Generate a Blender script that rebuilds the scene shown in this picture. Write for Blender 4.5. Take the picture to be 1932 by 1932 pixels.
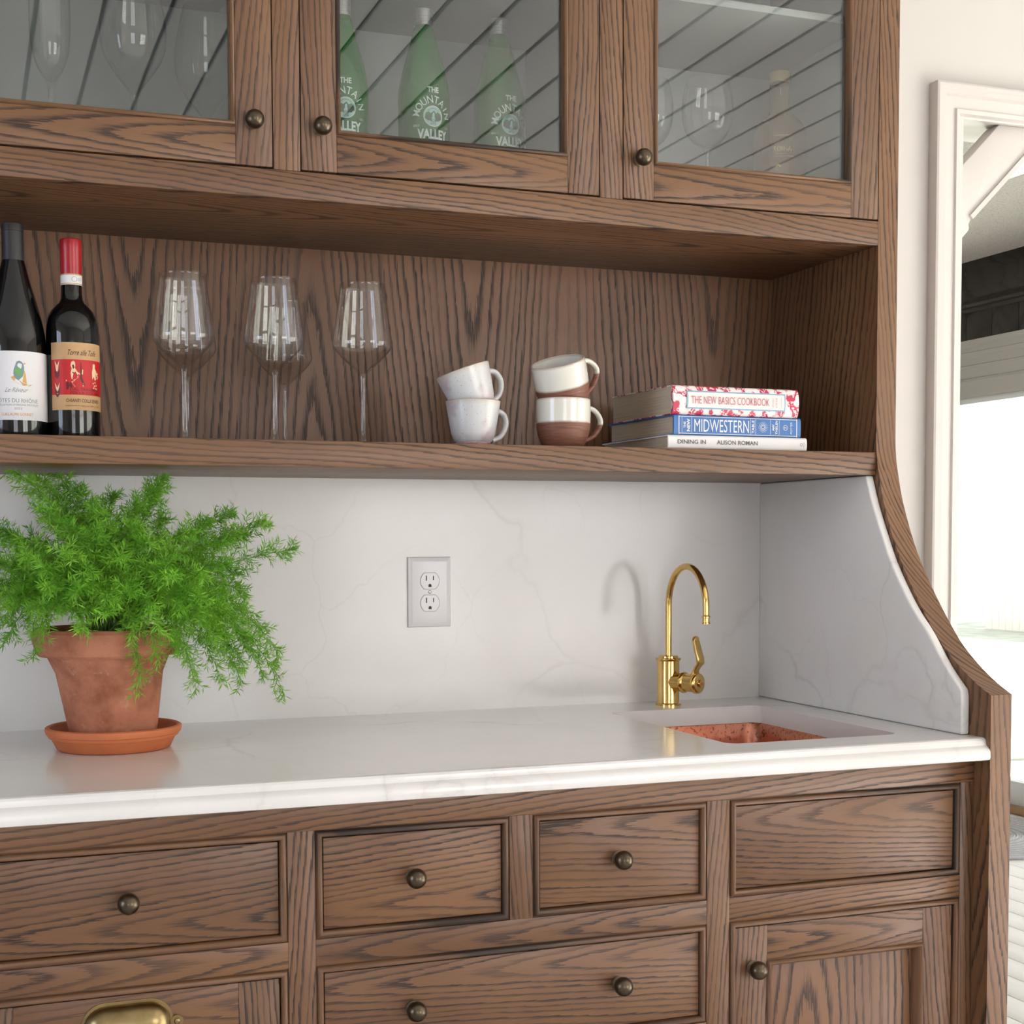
import bpy, bmesh, math, random
from mathutils import Vector, Matrix
R = math.radians
random.seed(7)
for o in list(bpy.data.objects): bpy.data.objects.remove(o)
S = bpy.context.scene
COL = S.collection

# ------------------------------------------------------------------ camera
# x runs along the cabinet wall, y into the wall, z = 0 at the worktop (floor at -0.914)
YAW, PIT, ROLL, FPX, SX, SY = .3563, -.0550, -.0040, 2738.0, -16.5, 206.8
cam = bpy.data.cameras.new('camera'); camo = bpy.data.objects.new('camera', cam); COL.objects.link(camo)
r_ = Vector((math.cos(YAW), -math.sin(YAW), 0))
f_ = Vector((math.sin(YAW)*math.cos(PIT), math.cos(YAW)*math.cos(PIT), math.sin(PIT)))
u_ = r_.cross(f_)
r2 = r_*math.cos(ROLL) + u_*math.sin(ROLL); u2 = -r_*math.sin(ROLL) + u_*math.cos(ROLL)
CAM = Vector((-1.4364, -2.4472, .3006))
camo.matrix_world = Matrix(((r2.x, u2.x, -f_.x, CAM.x), (r2.y, u2.y, -f_.y, CAM.y), (r2.z, u2.z, -f_.z, CAM.z), (0, 0, 0, 1)))
cam.sensor_width = 36; cam.lens = 36*FPX/1932
cam.shift_x = -SX/1932; cam.shift_y = SY/1932
cam.clip_start = .05
S.camera = camo

# ------------------------------------------------------------------ world, daylight, exposure
W = bpy.data.worlds.new('sky'); S.world = W; W.use_nodes = True
bg = W.node_tree.nodes['Background']
bg.inputs[0].default_value = (.97, .97, 1, 1); bg.inputs[1].default_value = 7.0
S.view_settings.view_transform = 'Standard'; S.view_settings.look = 'None'
S.view_settings.exposure = -1.05
S.cycles.transparent_max_bounces = 40; S.view_settings.gamma = 1
try: S.view_settings.use_curve_mapping = False
except Exception: pass
def area(name, loc, rot, sx, sy, power, col):
    l = bpy.data.lights.new(name, 'AREA'); l.shape = 'RECTANGLE'; l.size = sx; l.size_y = sy
    l.energy = power; l.color = col
    o = bpy.data.objects.new(name, l); COL.objects.link(o); o.location = loc; o.rotation_euler = rot
    return o
# daylight standing in the room's own windows (behind the camera and in the right-hand wall)
area('daylight', (1.15, -4.62, .45), (R(90), 0, 0), 1.75, 1.65, 78, (1, .96, .95))
area('daylight', (-1.75, -4.62, .45), (R(90), 0, 0), 1.15, 1.65, 20, (.90, .94, 1))
area('daylight', (3.06, -2.3, .25), (R(90), 0, R(90)), 2.3, 2.0, 14, (1, .96, .97))
area('daylight', (-3.92, -1.5, .45), (R(90), 0, R(-90)), 1.2, 1.5, 38, (.42, .62, 1))
sun = bpy.data.lights.new('sun', 'SUN'); sun.energy = 112; sun.angle = R(1.5); sun.color = (1, .97, .95)
suno = bpy.data.objects.new('sun', sun); COL.objects.link(suno); suno.location = (8, -2, 8)
suno.rotation_euler = Vector((-1, .12, -1.15)).to_track_quat('-Z', 'Y').to_euler()   # sunlight through the right-hand windows onto the floor

# ------------------------------------------------------------------ mesh helpers
class MB:
    def __init__(s): s.v = []; s.f = []; s.g = None
    def add(s, vs, fs):
        k = len(s.v); s.v += [tuple(p) for p in vs]; s.f += [tuple(i+k for i in f) for f in fs]; return k
    def box(s, x0, x1, y0, y1, z0, z1, bev=0):
        if bev:
            bm = bmesh.new(); bmesh.ops.create_cube(bm, size=1)
            for v in bm.verts: v.co = ((x0+x1)/2+v.co.x*(x1-x0), (y0+y1)/2+v.co.y*(y1-y0), (z0+z1)/2+v.co.z*(z1-z0))
            bmesh.ops.bevel(bm, geom=bm.edges[:], offset=bev, segments=2, profile=.5, affect='EDGES')
            bm.verts.index_update(); k = s.add([v.co for v in bm.verts], [[v.index for v in f.verts] for f in bm.faces]); bm.free(); return k
        return s.add([(x0,y0,z0),(x1,y0,z0),(x1,y1,z0),(x0,y1,z0),(x0,y0,z1),(x1,y0,z1),(x1,y1,z1),(x0,y1,z1)],
              [(0,3,2,1),(4,5,6,7),(0,1,5,4),(1,2,6,5),(2,3,7,6),(3,0,4,7)])
    def prism(s, poly, ax, lo, hi):
        n = len(poly)
        def P(a, b, c): return {'X': (c, a, b), 'Y': (a, c, b), 'Z': (a, b, c)}[ax]
        vs = [P(a, b, lo) for a, b in poly]+[P(a, b, hi) for a, b in poly]
        return s.add(vs, [tuple(range(n)), tuple(range(2*n-1, n-1, -1))]+[(i, i+n, (i+1) % n+n, (i+1) % n) for i in range(n)])
    def lathe(s, prof, seg=40, c=(0, 0, 0), close=False):
        vs = []; fs = []; n = len(prof); idx = []
        for r, z in prof:
            if r < 1e-6: idx.append([len(vs)]*seg); vs.append((c[0], c[1], c[2]+z))
            else:
                idx.append(list(range(len(vs), len(vs)+seg)))
                vs += [(c[0]+r*math.cos(2*math.pi*j/seg), c[1]+r*math.sin(2*math.pi*j/seg), c[2]+z) for j in range(seg)]
        rng = range(n if close else n-1)
        for i in rng:
            A, B = idx[i], idx[(i+1) % n]
            for j in range(seg):
                q = [A[j], A[(j+1) % seg], B[(j+1) % seg], B[j]]
                q = [x for k, x in enumerate(q) if x not in q[:k]]
                if len(q) > 2: fs.append(q)
        return s.add(vs, fs)
    def tube(s, pts, rad, seg=12, caps=True, flat=1.0):
        pts = [Vector(p) for p in pts]; n = len(pts); vs = []; fs = []
        rad = rad if isinstance(rad, (list, tuple)) else [rad]*n
        t = (pts[1]-pts[0]).normalized(); up = Vector((0, 0, 1)) if abs(t.z) < .9 else Vector((1, 0, 0))
        nrm = t.cross(up).normalized()
        for i in range(n):
            t = (pts[min(i+1, n-1)]-pts[max(i-1, 0)]).normalized()
            nrm = (nrm-t*nrm.dot(t)).normalized(); b = t.cross(nrm)
            for j in range(seg):
                a = 2*math.pi*j/seg; vs.append(pts[i]+(nrm*math.cos(a)*flat+b*math.sin(a))*rad[i])
        for i in range(n-1):
            for j in range(seg): fs.append((i*seg+j, i*seg+(j+1) % seg, (i+1)*seg+(j+1) % seg, (i+1)*seg+j))
        if caps: fs += [tuple(range(seg-1, -1, -1)), tuple(range((n-1)*seg, n*seg))]
        return s.add(vs, fs)
    def sphere(s, c, r, seg=20, rings=12, sq=(1, 1, 1)):
        prof = [(r*math.sin(math.pi*i/rings), -r*math.cos(math.pi*i/rings)) for i in range(rings+1)]
        prof[0] = (0, -r); prof[-1] = (0, r); k = len(s.v); s.lathe(prof, seg)
        for i in range(k, len(s.v)):
            p = s.v[i]; s.v[i] = (c[0]+p[0]*sq[0], c[1]+p[1]*sq[1], c[2]+p[2]*sq[2])
        return k
    def frame(s, x0, x1, z0, z1, prof, y=0):
        """mitred picture-frame sweep in the xz plane; prof = (inset, depth) points"""
        vs = []; fs = []
        for i, d in prof: vs += [(x0+i, y+d, z0+i), (x1-i, y+d, z0+i), (x1-i, y+d, z1-i), (x0+i, y+d, z1-i)]
        for k in range(len(prof)-1):
            for j in range(4): fs.append((k*4+j, k*4+(j+1) % 4, k*4+4+(j+1) % 4, k*4+4+j))
        return s.add(vs, fs)
    def xf(s, m, k=0):
        for i in range(k, len(s.v)): s.v[i] = tuple(m @ Vector(s.v[i]))
    def grain(s, k, a, u, n, seed, u0=0.0, d=.03, flip=1, nk=.6):
        """bake wood coordinates for the verts from k: along axis a, across axis u, normal axis n"""
        if s.g is None: s.g = []
        while len(s.g) < k: s.g.append((0, 0, .1, 0))
        I = 'XYZ'.index
        for p in s.v[k:]: s.g.append((p[I(a)]*flip, p[I(u)]-u0, p[I(n)]*nk+d, seed))
    def plain(s, seed):
        """grain that runs along every member of a mitred strip"""
        s.g = [((p[0]+p[2])*.12, .09+p[1]*.2, .35, 4.0+(seed*7 % 1)*.0) for p in s.v]

WLOC = {}
def obj(name, mb, mat, parent=None, ang=35, local=False, smooth=True):
    me = bpy.data.meshes.new(name); me.from_pydata([tuple(p) for p in mb.v], [], mb.f); me.validate(); 
    bm = bmesh.new(); bm.from_mesh(me); bmesh.ops.recalc_face_normals(bm, faces=bm.faces); bm.to_mesh(me); bm.free()
    if mb.g is not None and len(mb.g) == len(mb.v) == len(me.vertices):
        at = me.attributes.new('grain', 'FLOAT_VECTOR', 'POINT'); at.data.foreach_set('vector', [c for g in mb.g for c in g[:3]])
        at = me.attributes.new('gseed', 'FLOAT', 'POINT'); at.data.foreach_set('value', [g[3] for g in mb.g])
    if smooth:
        me.shade_smooth(); me.set_sharp_from_angle(angle=R(ang))
    me.materials.append(mat)
    o = bpy.data.objects.new(name, me); COL.objects.link(o)
    if parent:
        o.parent = parent
        if not local:
            pl = WLOC.get(parent.name, Vector()); o.location = -pl; WLOC[o.name] = Vector()
        else: WLOC[o.name] = Vector()
    return o
def tag(o, label, cat, group=None):
    o['label'] = label; o['category'] = cat
    if group: o['group'] = group
    return o
def thing(name, label, cat, loc=(0, 0, 0), group=None, rot=(0, 0, 0)):
    o = bpy.data.objects.new(name, None); COL.objects.link(o); o.location = loc; o.rotation_euler = rot
    o.empty_display_size = .05; WLOC[o.name] = Vector(loc); return tag(o, label, cat, group)
def struct(name, mb, mat, label=None, parent=None, **k):
    o = obj(name, mb, mat, parent, **k)
    if not parent:
        o['kind'] = 'structure'
        if label: o['label'] = label
    return o
def copy_tree(o, parent=None):
    c = o.copy(); COL.objects.link(c); c.parent = parent
    for ch in o.children: copy_tree(ch, c)
    return c

# ------------------------------------------------------------------ material helpers
class NT:
    def __init__(s, name):
        s.m = bpy.data.materials.new(name); s.m.use_nodes = True; s.t = s.m.node_tree; s.t.nodes.clear()
        s.out = s.n('ShaderNodeOutputMaterial')
    def n(s, ty, **k):
        nd = s.t.nodes.new(ty)
        for a, b in k.items(): setattr(nd, a, b)
        return nd
    def put(s, nd, i, v):
        if v is None: return
        if isinstance(v, bpy.types.NodeSocket): s.t.links.new(v, nd.inputs[i])
        else:
            if isinstance(v, (tuple, list)) and len(v) == 3 and nd.inputs[i].type == 'RGBA': v = (*v, 1)
            nd.inputs[i].default_value = v
    def math(s, op, a, b=None, c=None, clamp=False):
        nd = s.n('ShaderNodeMath', operation=op, use_clamp=clamp)
        for i, v in enumerate((a, b, c)): s.put(nd, i, v)
        return nd.outputs[0]
    def vmul(s, v, k):
        nd = s.n('ShaderNodeVectorMath', operation='MULTIPLY'); s.put(nd, 0, v); s.put(nd, 1, k); return nd.outputs[0]
    def noise(s, vec, scale=1, detail=2, rough=.5, w=None, dist=0):
        nd = s.n('ShaderNodeTexNoise', noise_dimensions='4D' if w is not None else '3D')
        s.put(nd, 'Vector', vec); nd.inputs['Scale'].default_value = scale; nd.inputs['Detail'].default_value = detail
        nd.inputs['Roughness'].default_value = rough; nd.inputs['Distortion'].default_value = dist
        if w is not None: s.put(nd, 'W', w)
        return nd.outputs['Fac']
    def ramp(s, f, stops, interp='LINEAR'):
        nd = s.n('ShaderNodeValToRGB'); e = nd.color_ramp; e.interpolation = interp
        while len(e.elements) > 1: e.elements.remove(e.elements[-1])
        for i, (p, c) in enumerate(stops):
            el = e.elements[0] if i == 0 else e.elements.new(p)
            el.position = p; el.color = (*c, 1) if isinstance(c, tuple) else (c, c, c, 1)
        s.put(nd, 0, f); return nd.outputs[0]
    def mix(s, f, a, b, bt='MIX'):
        nd = s.n('ShaderNodeMix', data_type='RGBA', blend_type=bt)
        s.put(nd, 0, f); s.put(nd, 6, a); s.put(nd, 7, b); return nd.outputs[2]
    def obj_co(s): return s.n('ShaderNodeTexCoord').outputs['Object']
    def bump(s, h, strength=.2, dist=.001):
        nd = s.n('ShaderNodeBump'); nd.inputs['Strength'].default_value = strength; nd.inputs['Distance'].default_value = dist
        s.put(nd, 'Height', h); return nd.outputs[0]
    def bsdf(s, col, rough=.5, metal=0, normal=None, **k):
        nd = s.n('ShaderNodeBsdfPrincipled'); s.put(nd, 'Base Color', col); s.put(nd, 'Roughness', rough); s.put(nd, 'Metallic', metal)
        s.put(nd, 'Normal', normal)
        for a, b in k.items(): s.put(nd, a.replace('_', ' '), b)
        s.t.links.new(nd.outputs[0], s.out.inputs[0]); return nd
    def sep(s, v):
        nd = s.n('ShaderNodeSeparateXYZ'); s.put(nd, 0, v); return nd.outputs
    def comb(s, x, y, z):
        nd = s.n('ShaderNodeCombineXYZ'); s.put(nd, 0, x); s.put(nd, 1, y); s.put(nd, 2, z); return nd.outputs[0]

def srgb(r, g, b):
    f = lambda c: (c/255/12.92 if c/255 <= .04045 else ((c/255+.055)/1.055)**2.4)
    return (f(r), f(g), f(b))

def m_wood(name, light, light2, dark, spacing=.0082, rough=.36, dens=1.0):
    t = NT(name)
    g = t.n('ShaderNodeAttribute', attribute_name='grain').outputs['Vector']
    sd = t.n('ShaderNodeAttribute', attribute_name='gseed').outputs['Fac']
    a, u, d = t.sep(g)
    n1 = t.math('SUBTRACT', t.noise(t.vmul(g, (1.7, 5.5, 5.5)), 1, 1.5, .5, w=sd), .5)
    n2 = t.math('SUBTRACT', t.noise(t.vmul(g, (10, 42, 42)), 1, 2, .5, w=sd), .5)
    n3 = t.math('SUBTRACT', t.noise(t.vmul(g, (28, 620, 620)), 1, 2, .6, w=sd), .5)
    rr = t.math('SQRT', t.math('ADD', t.math('MULTIPLY', u, u), t.math('MULTIPLY', d, d)))
    rr = t.math('ADD', rr, t.math('MULTIPLY', a, .075))
    rr = t.math('MULTIPLY_ADD', n1, .045, rr); rr = t.math('MULTIPLY_ADD', n2, .0075, rr); rr = t.math('MULTIPLY_ADD', n3, spacing*.75, rr)
    ring = t.math('DIVIDE', rr, spacing)
    ring = t.math('MULTIPLY_ADD', t.noise(t.comb(t.math('MULTIPLY', ring, .35), sd, 0.0), 1, 0), .9, ring)
    f = t.math('FRACT', ring)
    band = t.ramp(f, [(0, 0.0), (.04, 1.0), (.2, .95), (.36, .3), (.5, 0.0), (.97, 0.0), (1, 0.0)])
    var = t.ramp(t.noise(t.comb(t.math('FLOOR', ring), t.math('MULTIPLY', sd, 3.1), .5), 1.37, 0), [(.3, .5), (.58, 1.0)])
    pore = t.ramp(t.noise(t.vmul(g, (26, 1150, 1150)), 1, 2, .6, w=sd), [(.34, .55), (.52, 1.0)])
    dk = t.math('MULTIPLY', t.math('MULTIPLY', band, var), pore)
    speck = t.ramp(t.noise(t.vmul(g, (60, 1500, 1500)), 1, 2, .65, w=sd), [(.56, 0.0), (.75, .55)])
    dk = t.math('MAXIMUM', dk, t.math('MULTIPLY', speck, .6))
    dk = t.math('MULTIPLY', dk, .92*dens, clamp=True)
    tone = t.noise(t.vmul(g, (2.5, 9, 9)), 1, 3, .55, w=t.math('ADD', sd, 40.0))
    base = t.mix(t.ramp(tone, [(.3, 0.0), (.7, 1.0)]), light, light2)
    wn = t.n('ShaderNodeTexWhiteNoise', noise_dimensions='1D'); t.put(wn, 'W', sd)
    val = t.n('ShaderNodeHueSaturation'); t.put(val, 'Color', base)
    t.put(val, 'Value', t.math('MULTIPLY_ADD', wn.outputs['Value'], .26, .87))
    col = t.mix(dk, val.outputs[0], dark)
    ro = t.math('MULTIPLY_ADD', dk, .22, rough)
    t.bsdf(col, ro, normal=t.bump(t.math('SUBTRACT', 1.0, dk), .25, .0006), Specular_IOR_Level=.45)
    return t.m

def m_plain(name, col, rough=.5, metal=0, nz=0, nzs=60, bump=0, bscale=300, **k):
    t = NT(name); c = col
    if nz:
        f = t.noise(t.obj_co(), nzs, 4, .6)
        c = t.mix(t.ramp(f, [(.3, 0.0), (.7, 1.0)]), tuple(x*(1-nz) for x in col), tuple(min(1, x*(1+nz)) for x in col))
    nb = t.bump(t.noise(t.obj_co(), bscale, 3), bump, .0008) if bump else None
    t.bsdf(c, rough, metal, nb, **k); return t.m

def m_stone(name):
    t = NT(name); co = t.obj_co()
    wob = t.n('ShaderNodeTexNoise'); t.put(wob, 'Vector', co); wob.inputs['Scale'].default_value = 5; wob.inputs['Detail'].default_value = 5
    off = t.n('ShaderNodeVectorMath', operation='MULTIPLY_ADD'); t.put(off, 0, wob.outputs['Color']); t.put(off, 1, (.22, .22, .22)); t.put(off, 2, co)
    def vein(scale, w, shift):
        ad = t.n('ShaderNodeVectorMath', operation='ADD'); t.put(ad, 0, off.outputs[0]); t.put(ad, 1, shift)
        v = t.n('ShaderNodeTexVoronoi', feature='DISTANCE_TO_EDGE'); t.put(v, 'Vector', ad.outputs[0]); v.inputs['Scale'].default_value = scale
        return t.ramp(v.outputs['Distance'], [(0, 1.0), (w, .35), (w*3, 0.0)])
    msk = t.ramp(t.noise(co, 3.1, 3), [(.42, 0.0), (.62, 1.0)])
    v = t.math('MULTIPLY', vein(1.8, .005, (3.1, 1.2, .4)), t.math('MULTIPLY_ADD', msk, .85, .15))
    v2 = t.math('MULTIPLY', vein(3.6, .004, (.7, 5, 2)), t.math('MULTIPLY', msk, .45))
    v = t.math('MAXIMUM', v, v2)
    cloud = t.ramp(t.noise(co, 2.2, 5, .6), [(.35, 0.0), (.7, 1.0)])
    base = t.mix(cloud, srgb(226, 223, 219), srgb(236, 234, 231))
    col = t.mix(t.math('MULTIPLY', v, .26), base, srgb(150, 144, 138))
    t.bsdf(col, .16, Specular_IOR_Level=.5); return t.m

def m_clear(name, tint=(1, 1, 1), ior=1.5, diff=None, dfac=0, boost=1.0):
    """thin clear glass: Fresnel mirror over a straight-through tint"""
    t = NT(name)
    tr = t.n('ShaderNodeBsdfTransparent'); t.put(tr, 0, tint)
    gl = t.n('ShaderNodeBsdfGlossy'); gl.inputs['Roughness'].default_value = .01
    fr = t.n('ShaderNodeFresnel'); bf = t.n('ShaderNodeNewGeometry').outputs['Backfacing']
    t.put(fr, 0, t.math('MULTIPLY_ADD', bf, 1/ior-ior, ior))       # same outer-surface Fresnel on both sides of the wall
    base = tr.outputs[0]
    if dfac:
        df = t.n('ShaderNodeBsdfPrincipled'); t.put(df, 'Base Color', diff); t.put(df, 'Roughness', .3)
        mx = t.n('ShaderNodeMixShader'); mx.inputs[0].default_value = dfac
        t.t.links.new(tr.outputs[0], mx.inputs[1]); t.t.links.new(df.outputs[0], mx.inputs[2]); base = mx.outputs[0]
    mx = t.n('ShaderNodeMixShader'); t.put(mx, 0, t.math('MULTIPLY', fr.outputs[0], boost, clamp=True))
    t.t.links.new(base, mx.inputs[1]); t.t.links.new(gl.outputs[0], mx.inputs[2])
    t.t.links.new(mx.outputs[0], t.out.inputs[0]); return t.m

M = {}
M['wood'] = m_wood('stained_oak', srgb(121, 87, 58), srgb(101, 71, 47), srgb(34, 25, 21))
M['wood_wide'] = m_wood('stained_oak_veneer', srgb(125, 89, 62), srgb(105, 74, 51), srgb(38, 28, 23), spacing=.013)
M['dark_wood'] = m_wood('dark_stained_boards', srgb(40, 31, 24), srgb(28, 23, 19), srgb(14, 12, 11))
M['stone'] = m_stone('white_quartz')
M['wall'] = m_plain('wall_paint', srgb(206, 203, 198), .7, nz=.012, nzs=3, bump=.04, bscale=500)
M['trim'] = m_plain('trim_paint', srgb(212, 207, 202), .38)
M['ceil'] = m_plain('ceiling_paint', srgb(228, 226, 222), .55, nz=.02, nzs=20)
M['inside'] = m_plain('cabinet_paint', srgb(158, 162, 160), .5)
M['bronze'] = m_plain('aged_bronze', srgb(92, 82, 68), .3, 1.0, nz=.15, nzs=90)
M['antique'] = m_plain('antique_brass', srgb(146, 128, 90), .30, 1.0, nz=.18, nzs=40)
M['brass'] = m_plain('polished_brass', srgb(226, 190, 118), .15, 1.0, nz=.06, nzs=50)
M['clear'] = m_clear('clear_glass', (.995, .997, .996), 1.5, boost=1.05)
M['pane'] = m_clear('pane_glass', (.96, .972, .965), 1.5, boost=1.7)
M['stemglass'] = m_clear('stem_glass', (.97, .975, .975), 1.5, boost=1.3)
M['white_plastic'] = m_plain('white_plastic', srgb(236, 234, 236), .22)
M['slot'] = m_plain('dark_slot', srgb(50, 42, 38), .6)
M['screw'] = m_plain('screw_steel', srgb(190, 190, 190), .3, 1.0)

# ------------------------------------------------------------------ lettering
_tc = {}
def text_geo(s, bold=0.0):
    key = (s, bold)
    if key not in _tc:
        c = bpy.data.curves.new('t', 'FONT'); c.body = s; c.size = 1; c.offset = bold; c.resolution_u = 3
        o = bpy.data.objects.new('t', c); COL.objects.link(o)
        me = bpy.data.meshes.new_from_object(o.evaluated_get(bpy.context.evaluated_depsgraph_get()))
        vs = [tuple(v.co) for v in me.vertices]; fs = [tuple(p.vertices) for p in me.polygons]
        bpy.data.objects.remove(o); bpy.data.curves.remove(c); bpy.data.meshes.remove(me)
        xs = [v[0] for v in vs] or [0]; ys = [v[1] for v in vs] or [0]
        _tc[key] = (vs, fs, min(xs), max(xs), min(ys), max(ys))
    return _tc[key]
def lay(mb, s, fn, cx, cy, h, width=None, bold=0.0, slant=0.0, rot=0, spread=0):
    """text centred at (cx,cy), capital height h, mapped into space by fn(x,y)"""
    vs, fs, x0, x1, y0, y1 = text_geo(s, bold)
    k = h/.70; kx = k if width is None else width/(x1-x0)
    cr, sr = math.cos(rot), math.sin(rot); out = []
    for v in vs:
        x = (v[0]-(x0+x1)/2)*kx; y = v[1]*k-h/2; x += slant*y
        out.append(fn(cx+x*cr-y*sr, cy+x*sr+y*cr))
    mb.add(out, fs)
def lay_arc(mb, s, fn, cx, cy, rad, h, a0, a1, bold=0.02, kx=1.0):
    """characters along an arc (angles from straight up, clockwise)"""
    for i, ch in enumerate(s):
        a = a0+(a1-a0)*i/(len(s)-1)
        vs, fs, x0, x1, y0, y1 = text_geo(ch, bold); k = h/.70; out = []
        for v in vs:
            x = (v[0]-(x0+x1)/2)*k*kx; y = v[1]*k+rad
            out.append(fn(cx+x*math.cos(a)+y*math.sin(a), cy-x*math.sin(a)+y*math.cos(a)))
        mb.add(out, fs)
def cyl(Rr, th0, z0=0):
    return lambda x, y: (Rr*math.sin(th0+x/Rr), -Rr*math.cos(th0+x/Rr), z0+y)
def patch(mb, fn, poly): mb.add([fn(x, y) for x, y in poly], [tuple(range(len(poly)))])
def grid_patch(mb, fn, x0, x1, y0, y1, nx=24, ny=1):
    vs = [fn(x0+(x1-x0)*i/nx, y0+(y1-y0)*j/ny) for j in range(ny+1) for i in range(nx+1)]
    mb.add(vs, [(j*(nx+1)+i, j*(nx+1)+i+1, (j+1)*(nx+1)+i+1, (j+1)*(nx+1)+i) for j in range(ny) for i in range(nx)])
def disc(mb, fn, cx, cy, r, n=32, ry=None):
    patch(mb, fn, [(cx+r*math.cos(2*math.pi*i/n), cy+(ry or r)*math.sin(2*math.pi*i/n)) for i in range(n)])
def ringp(mb, fn, cx, cy, r0, r1, n=40):
    vs = []
    for i in range(n):
        a = 2*math.pi*i/n; vs += [fn(cx+r0*math.cos(a), cy+r0*math.sin(a)), fn(cx+r1*math.cos(a), cy+r1*math.sin(a))]
    mb.add(vs, [(2*i, 2*i+1, (2*i+3) % (2*n), (2*i+2) % (2*n)) for i in range(n)])
_ink = {}
def ink(name, r, g, b, rough=.5, metal=0):
    if name not in _ink: _ink[name] = m_plain('ink_'+name, srgb(r, g, b), rough, metal)
    return _ink[name]

def bevel_mb(mb, off, seg=2, ang=20):
    bm = bmesh.new(); vs = [bm.verts.new(p) for p in mb.v]; bm.verts.index_update()
    for f in mb.f: bm.faces.new([vs[i] for i in f])
    bmesh.ops.recalc_face_normals(bm, faces=bm.faces); bm.normal_update()
    es = [e for e in bm.edges if len(e.link_faces) == 2 and e.calc_face_angle(0) > R(ang)]
    bmesh.ops.bevel(bm, geom=es, offset=off, segments=seg, profile=.5, affect='EDGES')
    bm.verts.index_update(); n = MB(); n.add([v.co for v in bm.verts], [[v.index for v in f.verts] for f in bm.faces]); bm.free(); return n
def smooth_curve(pts, n=8):
    out = []
    for i in range(len(pts)-1):
        p0 = Vector(pts[max(i-1, 0)]); p1 = Vector(pts[i]); p2 = Vector(pts[i+1]); p3 = Vector(pts[min(i+2, len(pts)-1)])
        for k in range(n):
            t = k/n; out.append(tuple(.5*((2*p1)+(p2-p0)*t+(2*p0-5*p1+4*p2-p3)*t*t+(3*p1-p0-3*p2+p3)*t**3)))
    out.append(tuple(pts[-1])); return out

# ================================================================== THE ROOM
FL, CE, WB_, XR, XL, YF_ = -.914, 1.83, .012, 2.94, -3.8, -4.5
OX0, OX1, OZ = .45, 2.35, 1.165            # cased opening to the sunroom
b = MB(); b.box(XL-.1, XR+.1, YF_-.1, 4.5, FL-.12, FL-.014); floor = struct('floor', b, m_plain('subfloor', srgb(120, 110, 100), .8), 'pale wood plank floor')
t = NT('pale_floor_boards'); fo = t.obj_co()
rnd = t.n('ShaderNodeObjectInfo').outputs['Random']
gr = t.noise(t.vmul(fo, (60, 3, 60)), 1, 4, .6)
t.bsdf(t.mix(t.math('MULTIPLY_ADD', gr, .6, t.math('MULTIPLY', rnd, .35)), srgb(214, 208, 204), srgb(234, 230, 227)), .4); M['floor'] = t.m
pw = .118; b = MB(); b.box(0, pw-.0025, YF_, 4.4, -.014, 0, .0012); pl = None
for i in range(int((XR-XL)/pw)+1):
    if pl is None: pl = obj('floor_board', b, M['floor'], floor); o = pl
    else: o = pl.copy(); COL.objects.link(o)
    o.location = (XL+i*pw, 0, FL)
# ceiling of running boards with open joints
b = MB(); b.box(XL-.1, XR+.1, YF_-.1, .13, CE+.016, CE+.1); ceil = struct('ceiling', b, m_plain('ceiling_joint', srgb(40, 40, 40), .8), 'white board ceiling with open joints')
cw = .1825; b = MB(); b.box(0, cw-.015, YF_, WB_, 0, .016, .002); pl = None
for i in range(int((XR-XL)/cw)+1):
    if pl is None: pl = obj('ceiling_board', b, M['ceil'], ceil); o = pl
    else: o = pl.copy(); COL.objects.link(o)
    o.location = (XL+i*cw+.05, 0, CE)
# back wall with the opening
b = MB(); b.box(XL, OX0, WB_, .13, FL, CE+.02); b.box(OX0, OX1, WB_, .13, OZ, CE+.02); b.box(OX1, XR, WB_, .13, FL, CE+.02)
struct('wall_back', b, M['wall'], 'off-white painted wall behind the cabinet')
def holed(name, ax, c0, c1, a0, a1, holes, label):
    b = MB(); cuts = sorted(holes); x = a0
    def bx(p, q, z0, z1):
        if ax == 'X': b.box(c0, c1, p, q, z0, z1)
        else: b.box(p, q, c0, c1, z0, z1)
    for (p, q, z0, z1) in cuts: bx(x, p, FL, CE+.02); bx(p, q, FL, z0); bx(p, q, z1, CE+.02); x = q
    bx(x, a1, FL, CE+.02); return struct(name, b, M['wall'], label)
HW = [(.275, 2.025, -.375, 1.275), (-2.325, -1.175, -.375, 1.275)]
holed('wall_front', 'Y', YF_-.1, YF_, XL, XR, HW, 'painted wall with two windows facing the cabinet')
holed('wall_left', 'X', XL-.1, XL, YF_, WB_, [(-2.1, -.9, -.3, 1.2)], 'painted wall at the far end of the cabinet')
holed('wall_right', 'X', XR, XR+.1, YF_, .0, [(-3.45, -1.15, -.75, 1.25)], 'painted wall with tall windows')
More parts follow.
